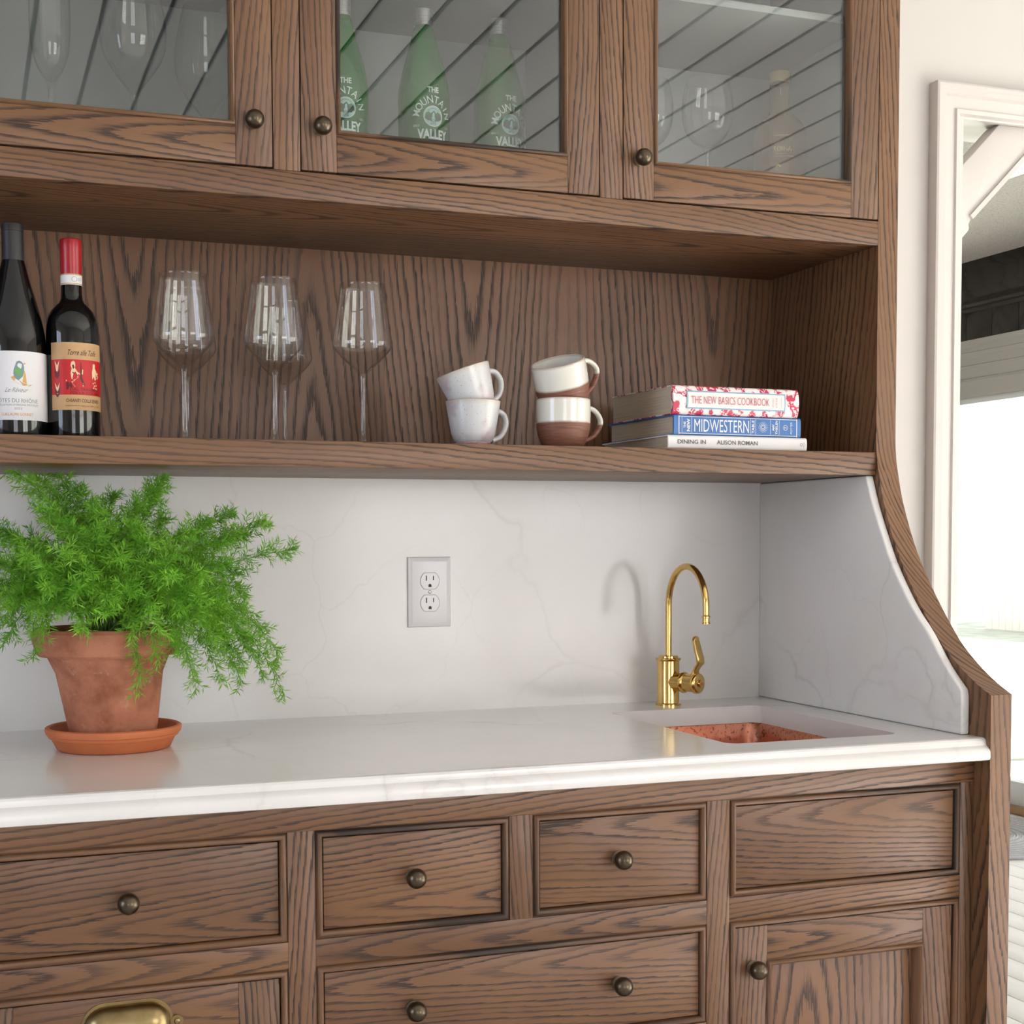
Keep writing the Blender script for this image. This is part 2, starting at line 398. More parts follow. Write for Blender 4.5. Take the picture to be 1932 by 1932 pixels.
def win(n, ax, c, p, q, z0, z1, nx, nz, s):
    b = MB()
    def bx(a0, a1, u0, u1, d0, d1):
        lo, hi = sorted((c+s*d0, c+s*d1))
        if ax == 'X': b.box(lo, hi, a0, a1, u0, u1)
        else: b.box(a0, a1, lo, hi, u0, u1)
    for (a0, a1, u0, u1) in ((p, p+.05, z0, z1), (q-.05, q, z0, z1), (p, q, z0, z0+.05), (p, q, z1-.05, z1)): bx(a0, a1, u0, u1, .02, .07)
    w = struct('window_%d' % n, b, M['trim'], 'white framed window with muntins')
    for i in range(1, nx):
        b = MB(); x = p+(q-p)*i/nx; wd = .05 if nx > 2 and i == nx//2 else .018; bx(x-wd, x+wd, z0+.05, z1-.05, .03, .06); obj('muntin', b, M['trim'], w)
    for i in range(1, nz):
        b = MB(); z = z0+(z1-z0)*i/nz; bx(p+.05, q-.05, z-.013, z+.013, .033, .057); obj('muntin', b, M['trim'], w)
    b = MB()
    for (a0, a1, u0, u1) in ((p-.08, p, z0-.08, z1+.08), (q, q+.08, z0-.08, z1+.08), (p, q, z1, z1+.08), (p, q, z0-.08, z0)): bx(a0, a1, u0, u1, -.02, -.001)
    obj('window_casing', b, M['trim'], w)
win(1, 'Y', YF_, .275, 2.025, -.375, 1.275, 4, 3, -1); win(2, 'Y', YF_, -2.325, -1.175, -.375, 1.275, 2, 3, -1)
win(3, 'X', XL, -2.1, -.9, -.3, 1.2, 2, 3, -1); win(4, 'X', XR, -3.45, -1.15, -.75, 1.25, 4, 3, 1)

# cased opening: stepped casing, jamb liner and corner braces
cas = [(0, 0), (0, -.027), (.004, -.029), (.010, -.029), (.013, -.025), (.022, -.0255), (.026, -.019), (.048, -.018), (.050, -.023), (.058, -.022), (.061, -.012), (.064, -.010), (.064, 0)]
b = MB(); x0, x1, z1 = OX0-.062, OX1+.062, OZ+.042
vs = []; fs = []
for i, d in cas: vs += [(x0+i, WB_+d, FL), (x0+i, WB_+d, z1-i), (x1-i, WB_+d, z1-i), (x1-i, WB_+d, FL)]
for k in range(len(cas)-1):
    for j in range(3): fs.append((k*4+j, k*4+j+1, k*4+4+j+1, k*4+4+j))
b.add(vs, fs); trim1 = struct('trim_1', b, M['trim'], 'off-white stepped casing around the wide opening', ang=20)
b = MB(); b.box(OX0-.001, OX0+.012, .0, .15, FL, OZ); b.box(OX1-.012, OX1, .0, .15, FL, OZ); b.box(OX0, OX1, .0, .15, OZ-.018, OZ+.001)
obj('jamb', b, M['trim'], trim1)
for s in (0, 1):
    mx = (lambda x: x) if not s else (lambda x: OX0+OX1-x)
    b = MB(); x = OX0+.012; zz = OZ-.018
    b.prism([(mx(p), q) for p, q in [(x, .893), (x+.033, .928), (x+.0345, .934), (x+.0325, .939), (x+.0375, .950), (x+.0375+zz-.950, zz), (x+zz-1.043, zz), (x, 1.043)]], 'Y', .02, .062)
    b = bevel_mb(b, .004); obj('corner_brace', b, M['trim'], trim1)
    k = MB(); k.prism([(mx(x+.0375), .950), (mx(x+.0375+zz-.950), zz), (mx(x+.0245+zz-.950), zz), (mx(x+.031), .957)], 'Y', .014, .067); obj('brace_molding', k, M['trim'], trim1)
# sunroom beyond
b = MB(); b.box(-.6, -.5, .13, 4.5, FL, 1.7); struct('wall_sunroom_left', b, M['wall'], 'sunroom wall')
b = MB(); b.box(-.5, 3.04, 4.4, 4.5, FL, 1.7); struct('wall_sunroom_far', b, M['wall'], 'sunroom end wall')
t = NT('popcorn_ceiling'); co = t.obj_co(); v = t.noise(co, 160, 2, .6)
t.bsdf(t.mix(t.ramp(v, [(.34, 0.0), (.44, 1.0)]), srgb(158, 152, 148), srgb(196, 191, 187)), .9, normal=t.bump(v, .8, .004)); M['pop'] = t.m
b = MB(); b.box(2.06, 3.04, .13, 4.5, 1.573, 1.66); b.box(-.6, 1.74, .13, 4.5, 1.573, 1.66); b.box(1.74, 2.06, .13, .75, 1.573, 1.66); b.box(1.74, 2.06, 2.75, 4.5, 1.573, 1.66)
struct('ceiling_sunroom', b, M['pop'], 'grey textured ceiling of the sunroom beside a skylight')
b = MB(); b.box(2.94, 3.04, .13, .62, FL, 1.573); b.box(2.94, 3.04, 4.15, 4.4, FL, 1.573); b.box(2.95, 3.04, .62, 4.15, .954, 1.573); struct('wall_sunroom_right', b, M['wall'], 'sunroom wall over the glass door')
wtop = thing('wall_boarding', 'dark stained boards and moulding above the sunroom glass door', 'boarding', (2.93, 2.3, 1.21)); n = 24
for i in range(n):
    y0 = .14+i*.177; b = MB(); k = b.box(2.935, 2.9495, y0, y0+.175, 1.218, 1.36, .001); b.grain(k, 'Z', 'Y', 'X', i*1.7, y0, .05); obj('board', b, M['dark_wood'], wtop)
b = MB(); k = b.box(2.915, 2.9495, .14, 4.38, 1.40, 1.573, .001); b.grain(k, 'Y', 'Z', 'X', 5.5, 1.6, .05); obj('beam', b, M['dark_wood'], wtop)
b = MB(); k = b.prism([(2.9495, 1.40), (2.905, 1.40), (2.898, 1.385), (2.912, 1.378), (2.918, 1.366), (2.930, 1.360), (2.933, 1.345), (2.9495, 1.345)], 'Y', .14, 4.38)
b.grain(k, 'Y', 'Z', 'X', 9.5, 1.6, .05); obj('moulding', b, M['dark_wood'], wtop)
b = MB(); pr = [(2.9495, 1.217), (2.925, 1.217), (2.925, 1.195), (2.936, 1.185), (2.936, 1.165), (2.930, 1.160), (2.930, 1.140), (2.936, 1.133), (2.936, 1.105), (2.930, 1.100), (2.937, 1.09), (2.937, 1.045), (2.930, 1.04), (2.940, 1.032), (2.940, .956), (2.9495, .956)]
b.prism(pr, 'Y', .14, 4.38); struct('trim_2', b, m_plain('backlit_grey_trim', srgb(172, 170, 164), .5), 'stepped trim over the sunroom glass door', ang=20)  # white trim, with its backlit shade put into the colour as grey
d1 = MB(); d1.box(2.955, 3.03, .62, 4.15, FL, -.78, .004); d1.box(2.955, 3.03, .62, .70, -.78, .954); d1.box(2.955, 3.03, 4.07, 4.15, -.78, .954); d1.box(2.955, 3.03, 2.32, 2.40, -.78, .954); d1.box(2.955, 3.03, .62, 4.15, .93, .955)
door1 = struct('door_1', d1, m_plain('door_vinyl', srgb(214, 216, 218), .4), 'white sliding glass door of the sunroom')
for p, q in ((.70, 2.32), (2.40, 4.07)):
    b = MB(); b.box(2.985, 2.991, p, q, -.78, .93); obj('glass_pane', b, M['pane'], door1)
b = MB(); b.box(2.90, 2.955, .62, 4.15, FL, FL+.03, .003); obj('threshold', b, m_plain('oak_threshold', srgb(150, 116, 80), .5), door1)
b = MB(); b.box(3.05, 5.6, -.2, 4.7, 1.66, 1.76); o = obj('added_shade_roof', b, M['trim']); tag(o, 'white roof slab added to shade the sunroom glass door', 'roof')  # unseen slab added to keep sun and sky light out of the sunroom
for yy in (-.1, 4.6):
    b = MB(); b.box(5.4, 5.5, yy-.05, yy+.05, -1.04, 1.66); o = obj('shade_roof_post', b, M['trim']); tag(o, 'white post of the added shade roof, '+('nearer the cabinet room' if yy < 0 else 'nearer the overhanging tree'), 'post', 'shade roof posts')  # supports under the added shade roof
# rug by the door (coiled braid)
t = NT('braided_wool'); co = t.obj_co(); sx_, sy_, sz_ = t.sep(co)
rad = t.math('SQRT', t.math('ADD', t.math('MULTIPLY', sx_, sx_), t.math('MULTIPLY', sy_, sy_)))
wv = t.math('ABSOLUTE', t.math('SINE', t.math('MULTIPLY', rad, 190.0)))
t.bsdf(t.mix(t.math('MULTIPLY', wv, t.noise(co, 120, 2)), srgb(168, 168, 172), srgb(214, 214, 216)), .95, normal=t.bump(wv, .8, .004))
b = MB(); pr = [(0, .002)]
for i in range(42):
    r0 = .46*i/42; pr += [(r0+.002, .009), (r0+.0055, .014), (r0+.009, .009)]
pr += [(.462, .003), (.46, 0)]; b.lathe(pr, 48); rug = obj('braided_rug', b, t.m, ang=80); rug.location = (2.40, 2.43, FL+.001)
tag(rug, 'round grey braided rug by the sunroom glass door', 'rug')
# garden
b = MB(); b.box(3.1, 45, -25, 30, -1.1, -1.04); gd = struct('ground', b, m_plain('lawn', srgb(146, 150, 138), .9, nz=.2, nzs=4), 'sunlit lawn outside'); 
fn = thing('garden_fence', 'pale board fence across the lawn', 'fence', (13, 8, -1.04))
b = MB(); b.box(13, 13.03, 0, .145, -1.04, .75, .004); pl = None; mf = m_plain('fence_paint', srgb(214, 208, 198), .8)
for i in range(90):
    if pl is None: pl = obj('board', b, mf, fn, local=True); o = pl
    else: o = pl.copy(); COL.objects.link(o)
    o.location = (-13, -8+i*.15+2.0, 1.04)
mleaf = m_plain('tree_leaves', srgb(112, 150, 72), .7, nz=.3, nzs=2); mbark = m_plain('bark', srgb(104, 84, 66), .9)
def tree(loc, h, cr, label, nl, leaf, seed):
    rg = random.Random(seed); t_ = thing('garden_tree', label, 'tree', loc)
    b = MB(); b.tube([(0, 0, 0), (.05, .03, h*.4), (0, .1, h*.75), (.1, 0, h)], [.14, .11, .07, .02], 10)
    for i in range(9):
        a = rg.uniform(0, 6.28); z = h*rg.uniform(.35, .8); b.tube([(0, 0, z), (math.cos(a)*cr*.4, math.sin(a)*cr*.4, z+.4), (math.cos(a)*cr*.8, math.sin(a)*cr*.8, z+.7)], [.05, .03, .01], 6)
    obj('trunk', b, mbark, t_, local=True); b = MB()
    for i in range(nl):
        d = Vector((rg.gauss(0, 1), rg.gauss(0, 1), rg.gauss(0, 1))).normalized()*cr*rg.uniform(.45, 1); d.z *= .8
        c = Vector((0, 0, h*.78))+d; e = Vector((rg.gauss(0, 1), rg.gauss(0, 1), rg.gauss(0, .6))).normalized(); g = e.cross(Vector((rg.gauss(0, 1), rg.gauss(0, 1), rg.gauss(0, 1)))).normalized()
        L = leaf*rg.uniform(.7, 1.3); b.add([c, c+e*L*.5+g*L*.28, c+e*L, c+e*L*.5-g*L*.28], [(0, 1, 2, 3)])
    o = obj('foliage', b, mleaf, t_, local=True, smooth=False); o['kind'] = 'stuff'
tree((17.5, 15, -1.04), 4.6, 2.4, 'leafy green tree behind the garden fence', 5200, .2, 1)
tree((15, 9.5, -1.04), 3.4, 1.6, 'smaller bushy tree in front of the garden fence', 3200, .17, 2)
tree((3.8, 5.0, -1.04), 4.9, 1.7, 'tree whose branches overhang the sunroom skylight', 5200, .16, 3)

# ================================================================== THE HUTCH
ZSB, ZST, ZU, YU, YB, XP = .4105, .4492, .7945, -.356, -.621, .016
MIR = lambda x: -2.51-x                     # the hutch is symmetric about x = -1.255
XE = MIR(XP)
sd = [0.0]
def nseed(): sd[0] += 1.37; return sd[0]
def board(mb, x0, x1, y0, y1, z0, z1, a, bev=.0012, style='rift', seed=None, u0=None, d=None, flip=1):
    k = mb.box(x0, x1, y0, y1, z0, z1, bev); s = nseed() if seed is None else seed; rg = random.Random(int(s*1000))
    u = 'Z' if a == 'X' else 'X'
    lo, hi = ((z0, z1) if a == 'X' else (x0, x1))
    if style == 'rift': uu = lo-rg.uniform(.05, .09) if u0 is None else u0; dd = .02+YB*0 if d is None else d
    else: uu = lo+(hi-lo)*rg.uniform(.25, .75) if u0 is None else u0; dd = .012 if d is None else d
    mb.grain(k, a, u, 'Y', s, uu, dd-y0*.6, flip if flip != 1 else rg.choice((-1, 1)))
    return k

# ---- end panels with the swept front edge
def panel_profile():
    c = smooth_curve([(YU, .62), (YU, .50), (-.3575, .449), (-.3656, .4097), (-.3803, .3621), (-.4141, .291), (-.4584, .2254), (-.5219, .1518), (-.569, .1129), (-.6176, .0835), (-.6576, .0657)], 5)
    return [(.011, FL), (.011, CE-.12), (YU, CE-.12)]+c+[(-.6576, FL)]
def end_panel(x0, x1, label):
    pr = panel_profile(); b = MB(); n = len(pr)
    # side faces as quad strips from the back edge so the faces stay clean
    b.prism([(y, z) for y, z in pr], 'X', x0, x1); b.g = [(p[2], (p[0]-x0)+.02+(p[1]+.7)*.55, .05, 3.3) for p in b.v]
    o = obj('end_panel', b, M['wood'], ang=25); tag(o, label, 'panel', 'oak end panels'); return o
end_panel(XP, XP+.0385, 'dark oak end panel with swept curved front edge beside the sink')
end_panel(MIR(XP+.0385), XE, 'dark oak end panel with swept curved front edge at the far end of the worktop')

# ---- base cabinet
base = thing('base_cabinet', 'dark oak base cabinet with beaded inset drawers and doors under the white worktop', 'cabinet', (-1.255, -.3, FL))
b = MB()
board(b, XE, XP, YB+.02, 0.005, FL+.10, FL+.12, 'X'); board(b, XE, XE+.018, YB+.02, .005, FL+.1, -.035, 'Z'); board(b, XP-.018, XP, YB+.02, .005, FL+.1, -.035, 'Z')
board(b, XE, XP, -.006, .005, FL+.1, -.035, 'X'); obj('carcass', b, M['wood'], base)
b = MB(); board(b, XE, XP, YB+.07, YB+.09, FL, FL+.1, 'X'); obj('toe_kick', b, M['wood'], base)
def rail(x0, x1, z0, z1, style='rift'): b = MB(); board(b, x0, x1, YB, YB+.02, z0, z1, 'X', .0006, style); obj('rail', b, M['wood'], base)
def stile(x0, x1, z0, z1): b = MB(); board(b, x0, x1, YB, YB+.02, z0, z1, 'Z', .0006); obj('stile', b, M['wood'], base)
ZB = -.79
for (p, q) in ((-.009, XP), (-.447, -.410), (-1.054, -1.018)): stile(p, q, FL+.1, -.071); stile(MIR(q), MIR(p), FL+.1, -.071)
rail(XE, XP, -.071, -.034, 'rift'); rail(XE, XP, FL+.1, ZB)
for m in (0, 1):
    mm = (lambda p, q: (p, q)) if not m else (lambda p, q: (MIR(q), MIR(p)))
    rail(*mm(-.410, -.009), -.249, -.214); rail(*mm(-1.018, -.447), -.249, -.214, 'flat'); rail(*mm(-1.018, -.447), -.427, -.392); rail(*mm(-1.018, -.447), -.625, -.590)
    stile(*mm(-.749, -.715), -.214, -.071)
rail(-1.456, -1.054, -.249, -.214, 'flat')
BEAD = [(0, 0), (.0003, .0022), (.0016, .0022), (.0018, -.0005), (.0034, -.0036), (.0058, -.0046), (.0082, -.0036), (.0098, 0), (.0100, .016)]
def beaded(x0, x1, z0, z1):
    b = MB(); b.frame(x0, x1, z0, z1, BEAD, YB); b.plain(nseed()); o = obj('bead', b, M['wood'], base, ang=50)
def knob_mesh(b, x, y, z, r=.0135, out=.033):
    """turned ball knob standing out toward -y"""
    pr = [(0, .0), (.0095, 0), (.0100, .0025), (.0075, .0042), (.0052, .007), (.0048, .011), (.0056, .0145)]
    cz = out-r; pr += [(r*math.sin(a), cz-r*math.cos(a)) for a in [R(q) for q in (26, 38, 52, 66, 80, 95, 110, 125, 140, 155, 168)]]+[(0, out)]
    k = len(b.v); b.lathe(pr, 24)
    for i in range(k, len(b.v)): p = b.v[i]; b.v[i] = (x+p[0], y-p[2], z+p[1])
def drawer(x0, x1, z0, z1, knobs, **k):
    beaded(x0, x1, z0, z1); g = .0116; b = MB()
    board(b, x0+g, x1-g, YB+.0025, YB+.0215, z0+g, z1-g, 'X', .0008, 'flat', **k); b.box(x0+.03, x1-.03, YB+.022, -.08 if x0 < -.42 else -.60, z0+.03, z1-.03)
    while len(b.g) < len(b.v): b.g.append((0, .3, .1, 3))
    o = obj('drawer', b, M['wood'], base)
    for kx in knobs:
        kb = MB(); knob_mesh(kb, kx, YB+.0025, (z0+z1)/2+.001); obj('knob', kb, M['bronze'], o)
def cab_door(x0, x1, z0, z1, knob=None, pull=None):
    beaded(x0, x1, z0, z1); g = .0116; b = MB(); sw = .053; y0, y1 = YB+.0025, YB+.0225
    X0, X1, Z0, Z1 = x0+g, x1-g, z0+g, z1-g
    board(b, X0, X0+sw, y0, y1, Z0, Z1, 'Z', .0007); board(b, X1-sw, X1, y0, y1, Z0, Z1, 'Z', .0007)
    board(b, X0+sw, X1-sw, y0, y1, Z1-sw, Z1, 'X', .0007, 'flat'); board(b, X0+sw, X1-sw, y0, y1, Z0, Z0+sw, 'X', .0007, 'flat')
    o = obj('door', b, M['wood'], base)
    p = MB(); board(p, X0+sw-.004, X1-sw+.004, y0+.013, y0+.019, Z0+sw-.004, Z1-sw+.004, 'Z', .0003, 'flat', d=.035); obj('panel', p, M['wood_wide'], o)
    f = MB(); f.frame(X0+sw, X1-sw, Z0+sw, Z1-sw, [(0, .001), (.001, -.003), (.0035, -.0045), (.006, -.003), (.0075, .003), (.0095, .005), (.0105, .013)], y0); f.plain(nseed()); obj('panel_bead', f, M['wood'], o, ang=50)
    if knob: kb = MB(); knob_mesh(kb, knob[0], y0, knob[1]); obj('knob', kb, M['bronze'], o)
    if pull:
        px, pz = pull; pb = MB(); r = .0255; hl = .026; N = 10; prof = []
        # quarter dome: capsule along x, opening downward
        rows = []
        for i in range(N+1):
            th = math.pi/2*i/N                                     # 0 at the wall (top) -> front
            row = []
            for j in range(25):
                s = -1+2*j/24
                if s < -.5: ca = (s+.5)/.5; xx = -hl+math.sin(ca*math.pi/2)*r*1.05; k = math.cos(ca*math.pi/2)
                elif s > .5: ca = (s-.5)/.5; xx = hl+math.sin(ca*math.pi/2)*r*1.05; k = math.cos(ca*math.pi/2)
                else: xx = s*2*hl; k = 1
                row.append((px+xx, y0-.0015-math.sin(th)*r*.92*k, pz+math.cos(th)*r*k))
            rows.append(row)
        rows.append([(x, y, pz-.010) for x, y, z in rows[-1]])
        vs = [p for rw in rows for p in rw]; nj = 25
        pb.add(vs, [(i*nj+j, i*nj+j+1, (i+1)*nj+j+1, (i+1)*nj+j) for i in range(len(rows)-1) for j in range(nj-1)])
        out = [(px-hl-.0275+.0, pz-.010)]
        fl = [(px+hl+.030*math.cos(a), pz+.0295*math.sin(a)) for a in [R(q) for q in range(0, 91, 10)]]+[(px-hl-.030*math.cos(a), pz+.0295*math.sin(a)) for a in [R(q) for q in range(90, -1, -10)]]
        fl = [(px+hl+.030, pz-.010)]+fl+[(px-hl-.030, pz-.010)]
        pb.prism(fl, 'Y', y0-.0016, y0)
        for s in (-1, 1):
            e = [(px+s*(hl+.0345)+.0078*math.cos(a*2*math.pi/20), pz-.003+.0078*math.sin(a*2*math.pi/20)) for a in range(20)]
            pb.prism(e, 'Y', y0-.003, y0); k = len(pb.v); pb.sphere((px+s*(hl+.0345), y0-.003, pz-.003), .0042, 14, 8, (1, .5, 1))
        po = obj('cup_pull', pb, M['antique'], o, ang=50); po['label'] = 'antique brass cup pull with screwed ears'
drawer(-1.456, -1.054, -.214, -.071, [-1.255], u0=-.178, d=.012, flip=-1, seed=11.3)
drawer(-1.018, -.749, -.214, -.071, [-.886], u0=-.176, d=.01, flip=-1, seed=21.9)
drawer(-.715, -.447, -.214, -.071, [-.586], u0=-.095, d=.02, flip=-1, seed=33.1)
drawer(-.410, -.009, -.214, -.071, [], u0=-.105, d=.02, flip=1, seed=41.7)
drawer(-1.018, -.447, -.392, -.249, [-.887, -.586], u0=-.285, d=.010, flip=-1, seed=52.3)
drawer(-1.018, -.447, -.590, -.427, [-.887, -.586]); drawer(-1.018, -.447, ZB, -.625, [-.887, -.586])
cab_door(-.410, -.009, ZB, -.249, knob=(-.381+.010, -.320)); cab_door(-1.456, -1.054, ZB, -.249, pull=(-1.257, -.2965))
for (p, q, z0, z1, kn) in ((-1.018, -.749, -.214, -.071, 1), (-.715, -.447, -.214, -.071, 1), (-.410, -.009, -.214, -.071, 0), (-1.018, -.447, -.392, -.249, 2), (-1.018, -.447, -.590, -.427, 2), (-1.018, -.447, ZB, -.625, 2)):
    P_, Q_ = MIR(q), MIR(p); drawer(P_, Q_, z0, z1, [] if not kn else [(P_+Q_)/2] if kn == 1 else [P_+.135, Q_-.135])
cab_door(MIR(-.009), MIR(-.410), ZB, -.249, knob=(MIR(-.371), -.32))

# ---- worktop with ogee nose and sink cut-out
NOSE = [(-.640, 0), (-.6445, -.0012), (-.647, -.0042), (-.6475, -.0078), (-.6488, -.0112), (-.6525, -.0136), (-.6562, -.0165), (-.6582, -.0205), (-.6585, -.0285), (-.6568, -.0325), (-.653, -.034)]
SK = (-.378, -.078, -.562, -.131); RC = .022
def rrect(x0, x1, y0, y1, r, n=6):
    o = []
    for cx, cy, a0 in ((x1-r, y1-r, 0), (x0+r, y1-r, 90), (x0+r, y0+r, 180), (x1-r, y0+r, 270)):
        o += [(cx+r*math.cos(R(a0+90*i/n)), cy+r*math.sin(R(a0+90*i/n))) for i in range(n+1)]
    return o
b = MB(); x0, x1 = XE, XP
vs = []; prof = [(0.0, 0.0)]+NOSE+[(0.0, -.034)]
# slab left of the sink bay, right of it and the strips before/behind; the nose runs the full length
b.prism([(-.640, 0)]+NOSE[1:]+[(-.640, -.034)], 'X', x0, x1)
def slab(xa, xb, ya, yb): b.box(xa, xb, ya, yb, -.030 if (xa > -.5) else -.034, 0)
slab(x0, SK[0]-.03, -.640, .0); slab(SK[1]+.03, x1, -.640, .0)
oy0, oy1 = -.640, 0.0; inner = rrect(*SK, RC); ox = (SK[0]-.03, SK[1]+.03)
# ring between the rectangle and the rounded cut-out
ni = len(inner)
def ringface(z, flip):
    bm = bmesh.new(); iv = [bm.verts.new((x, y, z)) for x, y in inner]; ov = [bm.verts.new((x, y, z)) for x, y in ((ox[0], oy0), (ox[1], oy0), (ox[1], oy1), (ox[0], oy1))]
    es = [bm.edges.new((iv[i], iv[(i+1) % ni])) for i in range(ni) if (iv[i].co-iv[(i+1) % ni].co).length > 1e-7]+[bm.edges.new((ov[i], ov[(i+1) % 4])) for i in range(4)]
    bmesh.ops.triangle_fill(bm, use_beauty=True, edges=es); bm.verts.index_update()
    b.add([v.co for v in bm.verts], [[v.index for v in f.verts] for f in bm.faces]); bm.free()
ringface(0, 0)
k = len(b.v); er = .0025; lip = rrect(SK[0], SK[1], SK[2], SK[3], RC)
b.v += [(x, y, 0) for x, y in inner]+[(x, y, -.031) for x, y in inner]
b.f += [(k+i, k+(i+1) % ni, k+ni+(i+1) % ni, k+ni+i) for i in range(ni)]
ringface(-.031, 1)
wt = obj('worktop', b, M['stone'], ang=30); tag(wt, 'long white veined quartz worktop with ogee edge and undermount sink cut-out', 'worktop')
# copper sink
t = NT('hammered_copper'); co = t.obj_co(); sp = t.ramp(t.noise(co, 150, 3, .6), [(.36, 1.0), (.45, 0.0)]); pt = t.noise(co, 9, 4)
col = t.mix(t.ramp(pt, [(.35, 0.0), (.65, 1.0)]), srgb(186, 116, 92), srgb(208, 144, 120))
t.bsdf(t.mix(t.math('MULTIPLY', sp, .7), col, srgb(70, 40, 34)), .34, .95, t.bump(t.noise(co, 60, 2), .25, .002)); M['copper'] = t.m
b = MB(); rings = []
for off, z, r in ((.022, -.0312, .03), (-.0, -.0312, .024), (-.002, -.034, .024), (-.006, -.06, .03), (-.010, -.16, .035), (-.02, -.188, .045), (-.045, -.20, .05), (-.11, -.205, .02)):
    rings.append([(x, y, z) for x, y in rrect(SK[0]-off, SK[1]+off, SK[2]-off, SK[3]+off, r)])
for off, z, r in ((-.008, -.207, .035), (.0, -.16, .035), (.004, -.06, .03), (.022, -.036, .03)): pass
vs = [p for rg in rings for p in rg]; n = len(rings[0]); fs = [(i*n+j, i*n+(j+1) % n, (i+1)*n+(j+1) % n, (i+1)*n+j) for i in range(len(rings)-1) for j in range(n)]+[tuple((len(rings)-1)*n+j for j in range(n))]
b.add(vs, fs)
sink = thing('bar_sink', 'small undermount copper bar sink below the worktop cut-out', 'sink', ((SK[0]+SK[1])/2, (SK[2]+SK[3])/2, -.205)); obj('basin', b, M['copper'], sink, ang=40)
b = MB(); b.lathe([(0, .004), (.018, .004), (.022, .006), (.026, .003), (.026, .001)], 28, ((SK[0]+SK[1])/2, (SK[2]+SK[3])/2, -.205)); obj('drain', b, M['copper'], sink)

# ---- stone splashes
b = MB(); b.box(XE, .0155, 0, WB_-.0005, -.02, ZSB+.02); bs = obj('backsplash', b, M['stone']); tag(bs, 'white veined quartz backsplash slab behind the worktop', 'backsplash')
sp_ = smooth_curve([(-.3494, .4100), (-.3690, .3620), (-.3919, .3176), (-.4200, .2685), (-.452, .2254), (-.4865, .1860), (-.523, .1523), (-.5650, .1060), (-.6062, .0698)], 4)
for m in (0, 1):
    b = MB(); b.prism([(0, .0003), (0, .4103)]+sp_+[(-.6087, .060), (-.6087, .0003)], 'X', 0.0005, .0158); b = bevel_mb(b, .0032, 3, 40)
    if m: b.xf(Matrix.Translation((-2.51, 0, 0)) @ Matrix.Scale(-1, 4, (1, 0, 0)))
    o = obj('side_splash', b, M['stone'], ang=40); tag(o, 'curved white quartz side splash beside the %s' % ('sink' if not m else 'worktop end away from the sink'), 'backsplash')

# ---- open shelf, niche back, upper cabinet
b = MB(); k = b.box(XE, XP, YU, -.0005, ZSB, ZST, .0012); b.grain(k, 'X', 'Z', 'Y', 61.0, .385, .02-YU*.6); sh = obj('open_shelf', b, M['wood']); tag(sh, 'thick dark oak open shelf holding bottles, glasses, mugs and books', 'shelf')
b = MB(); lw = .262; n = 10; seeds = [5.1, 7.7, 12.9, 15.2, 18.8, 22.4, 25.9, 27.3, 30.6, 34.2]
for i in range(n):
    p = XE+i*(XP-XE)/n; q = XE+(i+1)*(XP-XE)/n
    k = b.box(p, q, -.012, -.0005, ZST, ZU); b.grain(k, 'Z', 'X', 'Y', seeds[i], (p+q)/2+.04*math.sin(i*2.1), .03, -1 if i % 2 else 1)
bp = obj('niche_back_panel', b, M['wood_wide']); tag(bp, 'oak veneer back panel with bold cathedral grain behind the open shelf', 'panel')
up = thing('upper_cabinet', 'dark oak wall cabinet with glass doors above the open shelf', 'cabinet', (-1.255, -.18, ZU))
b = MB(); k = b.box(XE, XP, YU+.02, -.0005, ZU, ZU+.012, .0006); b.grain(k, 'X', 'Y', 'Z', 71.0, -.25, .04-ZU*.6); obj('underside', b, M['wood'], up)
b = MB(); b.box(XE, XP, YU+.021, -.0005, ZU+.0125, .815); obj('cabinet_floor', b, M['inside'], up)
b = MB(); b.box(XE, XP, -.012, -.0005, .8155, 1.68); obj('cabinet_back', b, M['inside'], up)
b = MB(); b.box(XE, XP, YU+.021, -.0125, 1.665, 1.68); obj('cabinet_top', b, M['inside'], up)
for x in (-.4755, -.986, MIR(-.4755), MIR(-.986)):
    b = MB(); b.box(x-.009, x+.009, YU+.021, -.0125, .8155, 1.6645); obj('partition', b, M['inside'], up)
for x in (XP-.006, XE):
    b = MB(); b.box(x, x+.006, YU+.021, -.0125, .8155, 1.6645); obj('side_liner', b, M['inside'], up)
for p, q in ((XE+.007, MIR(-.4755)-.0095), (MIR(-.4755)+.0095, MIR(-.986)-.0095), (MIR(-.986)+.0095, -.986-.0095), (-.986+.0095, -.4755-.0095), (-.4755+.0095, XP-.007)):
    b = MB(); b.box(p, q, -.318, -.0125, 1.166, 1.178, .001); obj('inner_shelf', b, M['inside'], up)
b = MB(); board(b, XE, XP, YU, YU+.02, ZU, .8345, 'X', .0012); obj('rail', b, M['wood'], up)
b = MB(); board(b, XE, XP, YU, YU+.02, 1.622, 1.71, 'X', .0012); obj('rail', b, M['wood'], up)
for (p, q) in ((-.495, -.456), (-1.006, -.967)):
    for m in (0, 1):
        a0, a1 = (p, q) if not m else (MIR(q), MIR(p)); b = MB(); board(b, a0, a1, YU, YU+.02, .8345, 1.622, 'Z', .0008); obj('stile', b, M['wood'], up)
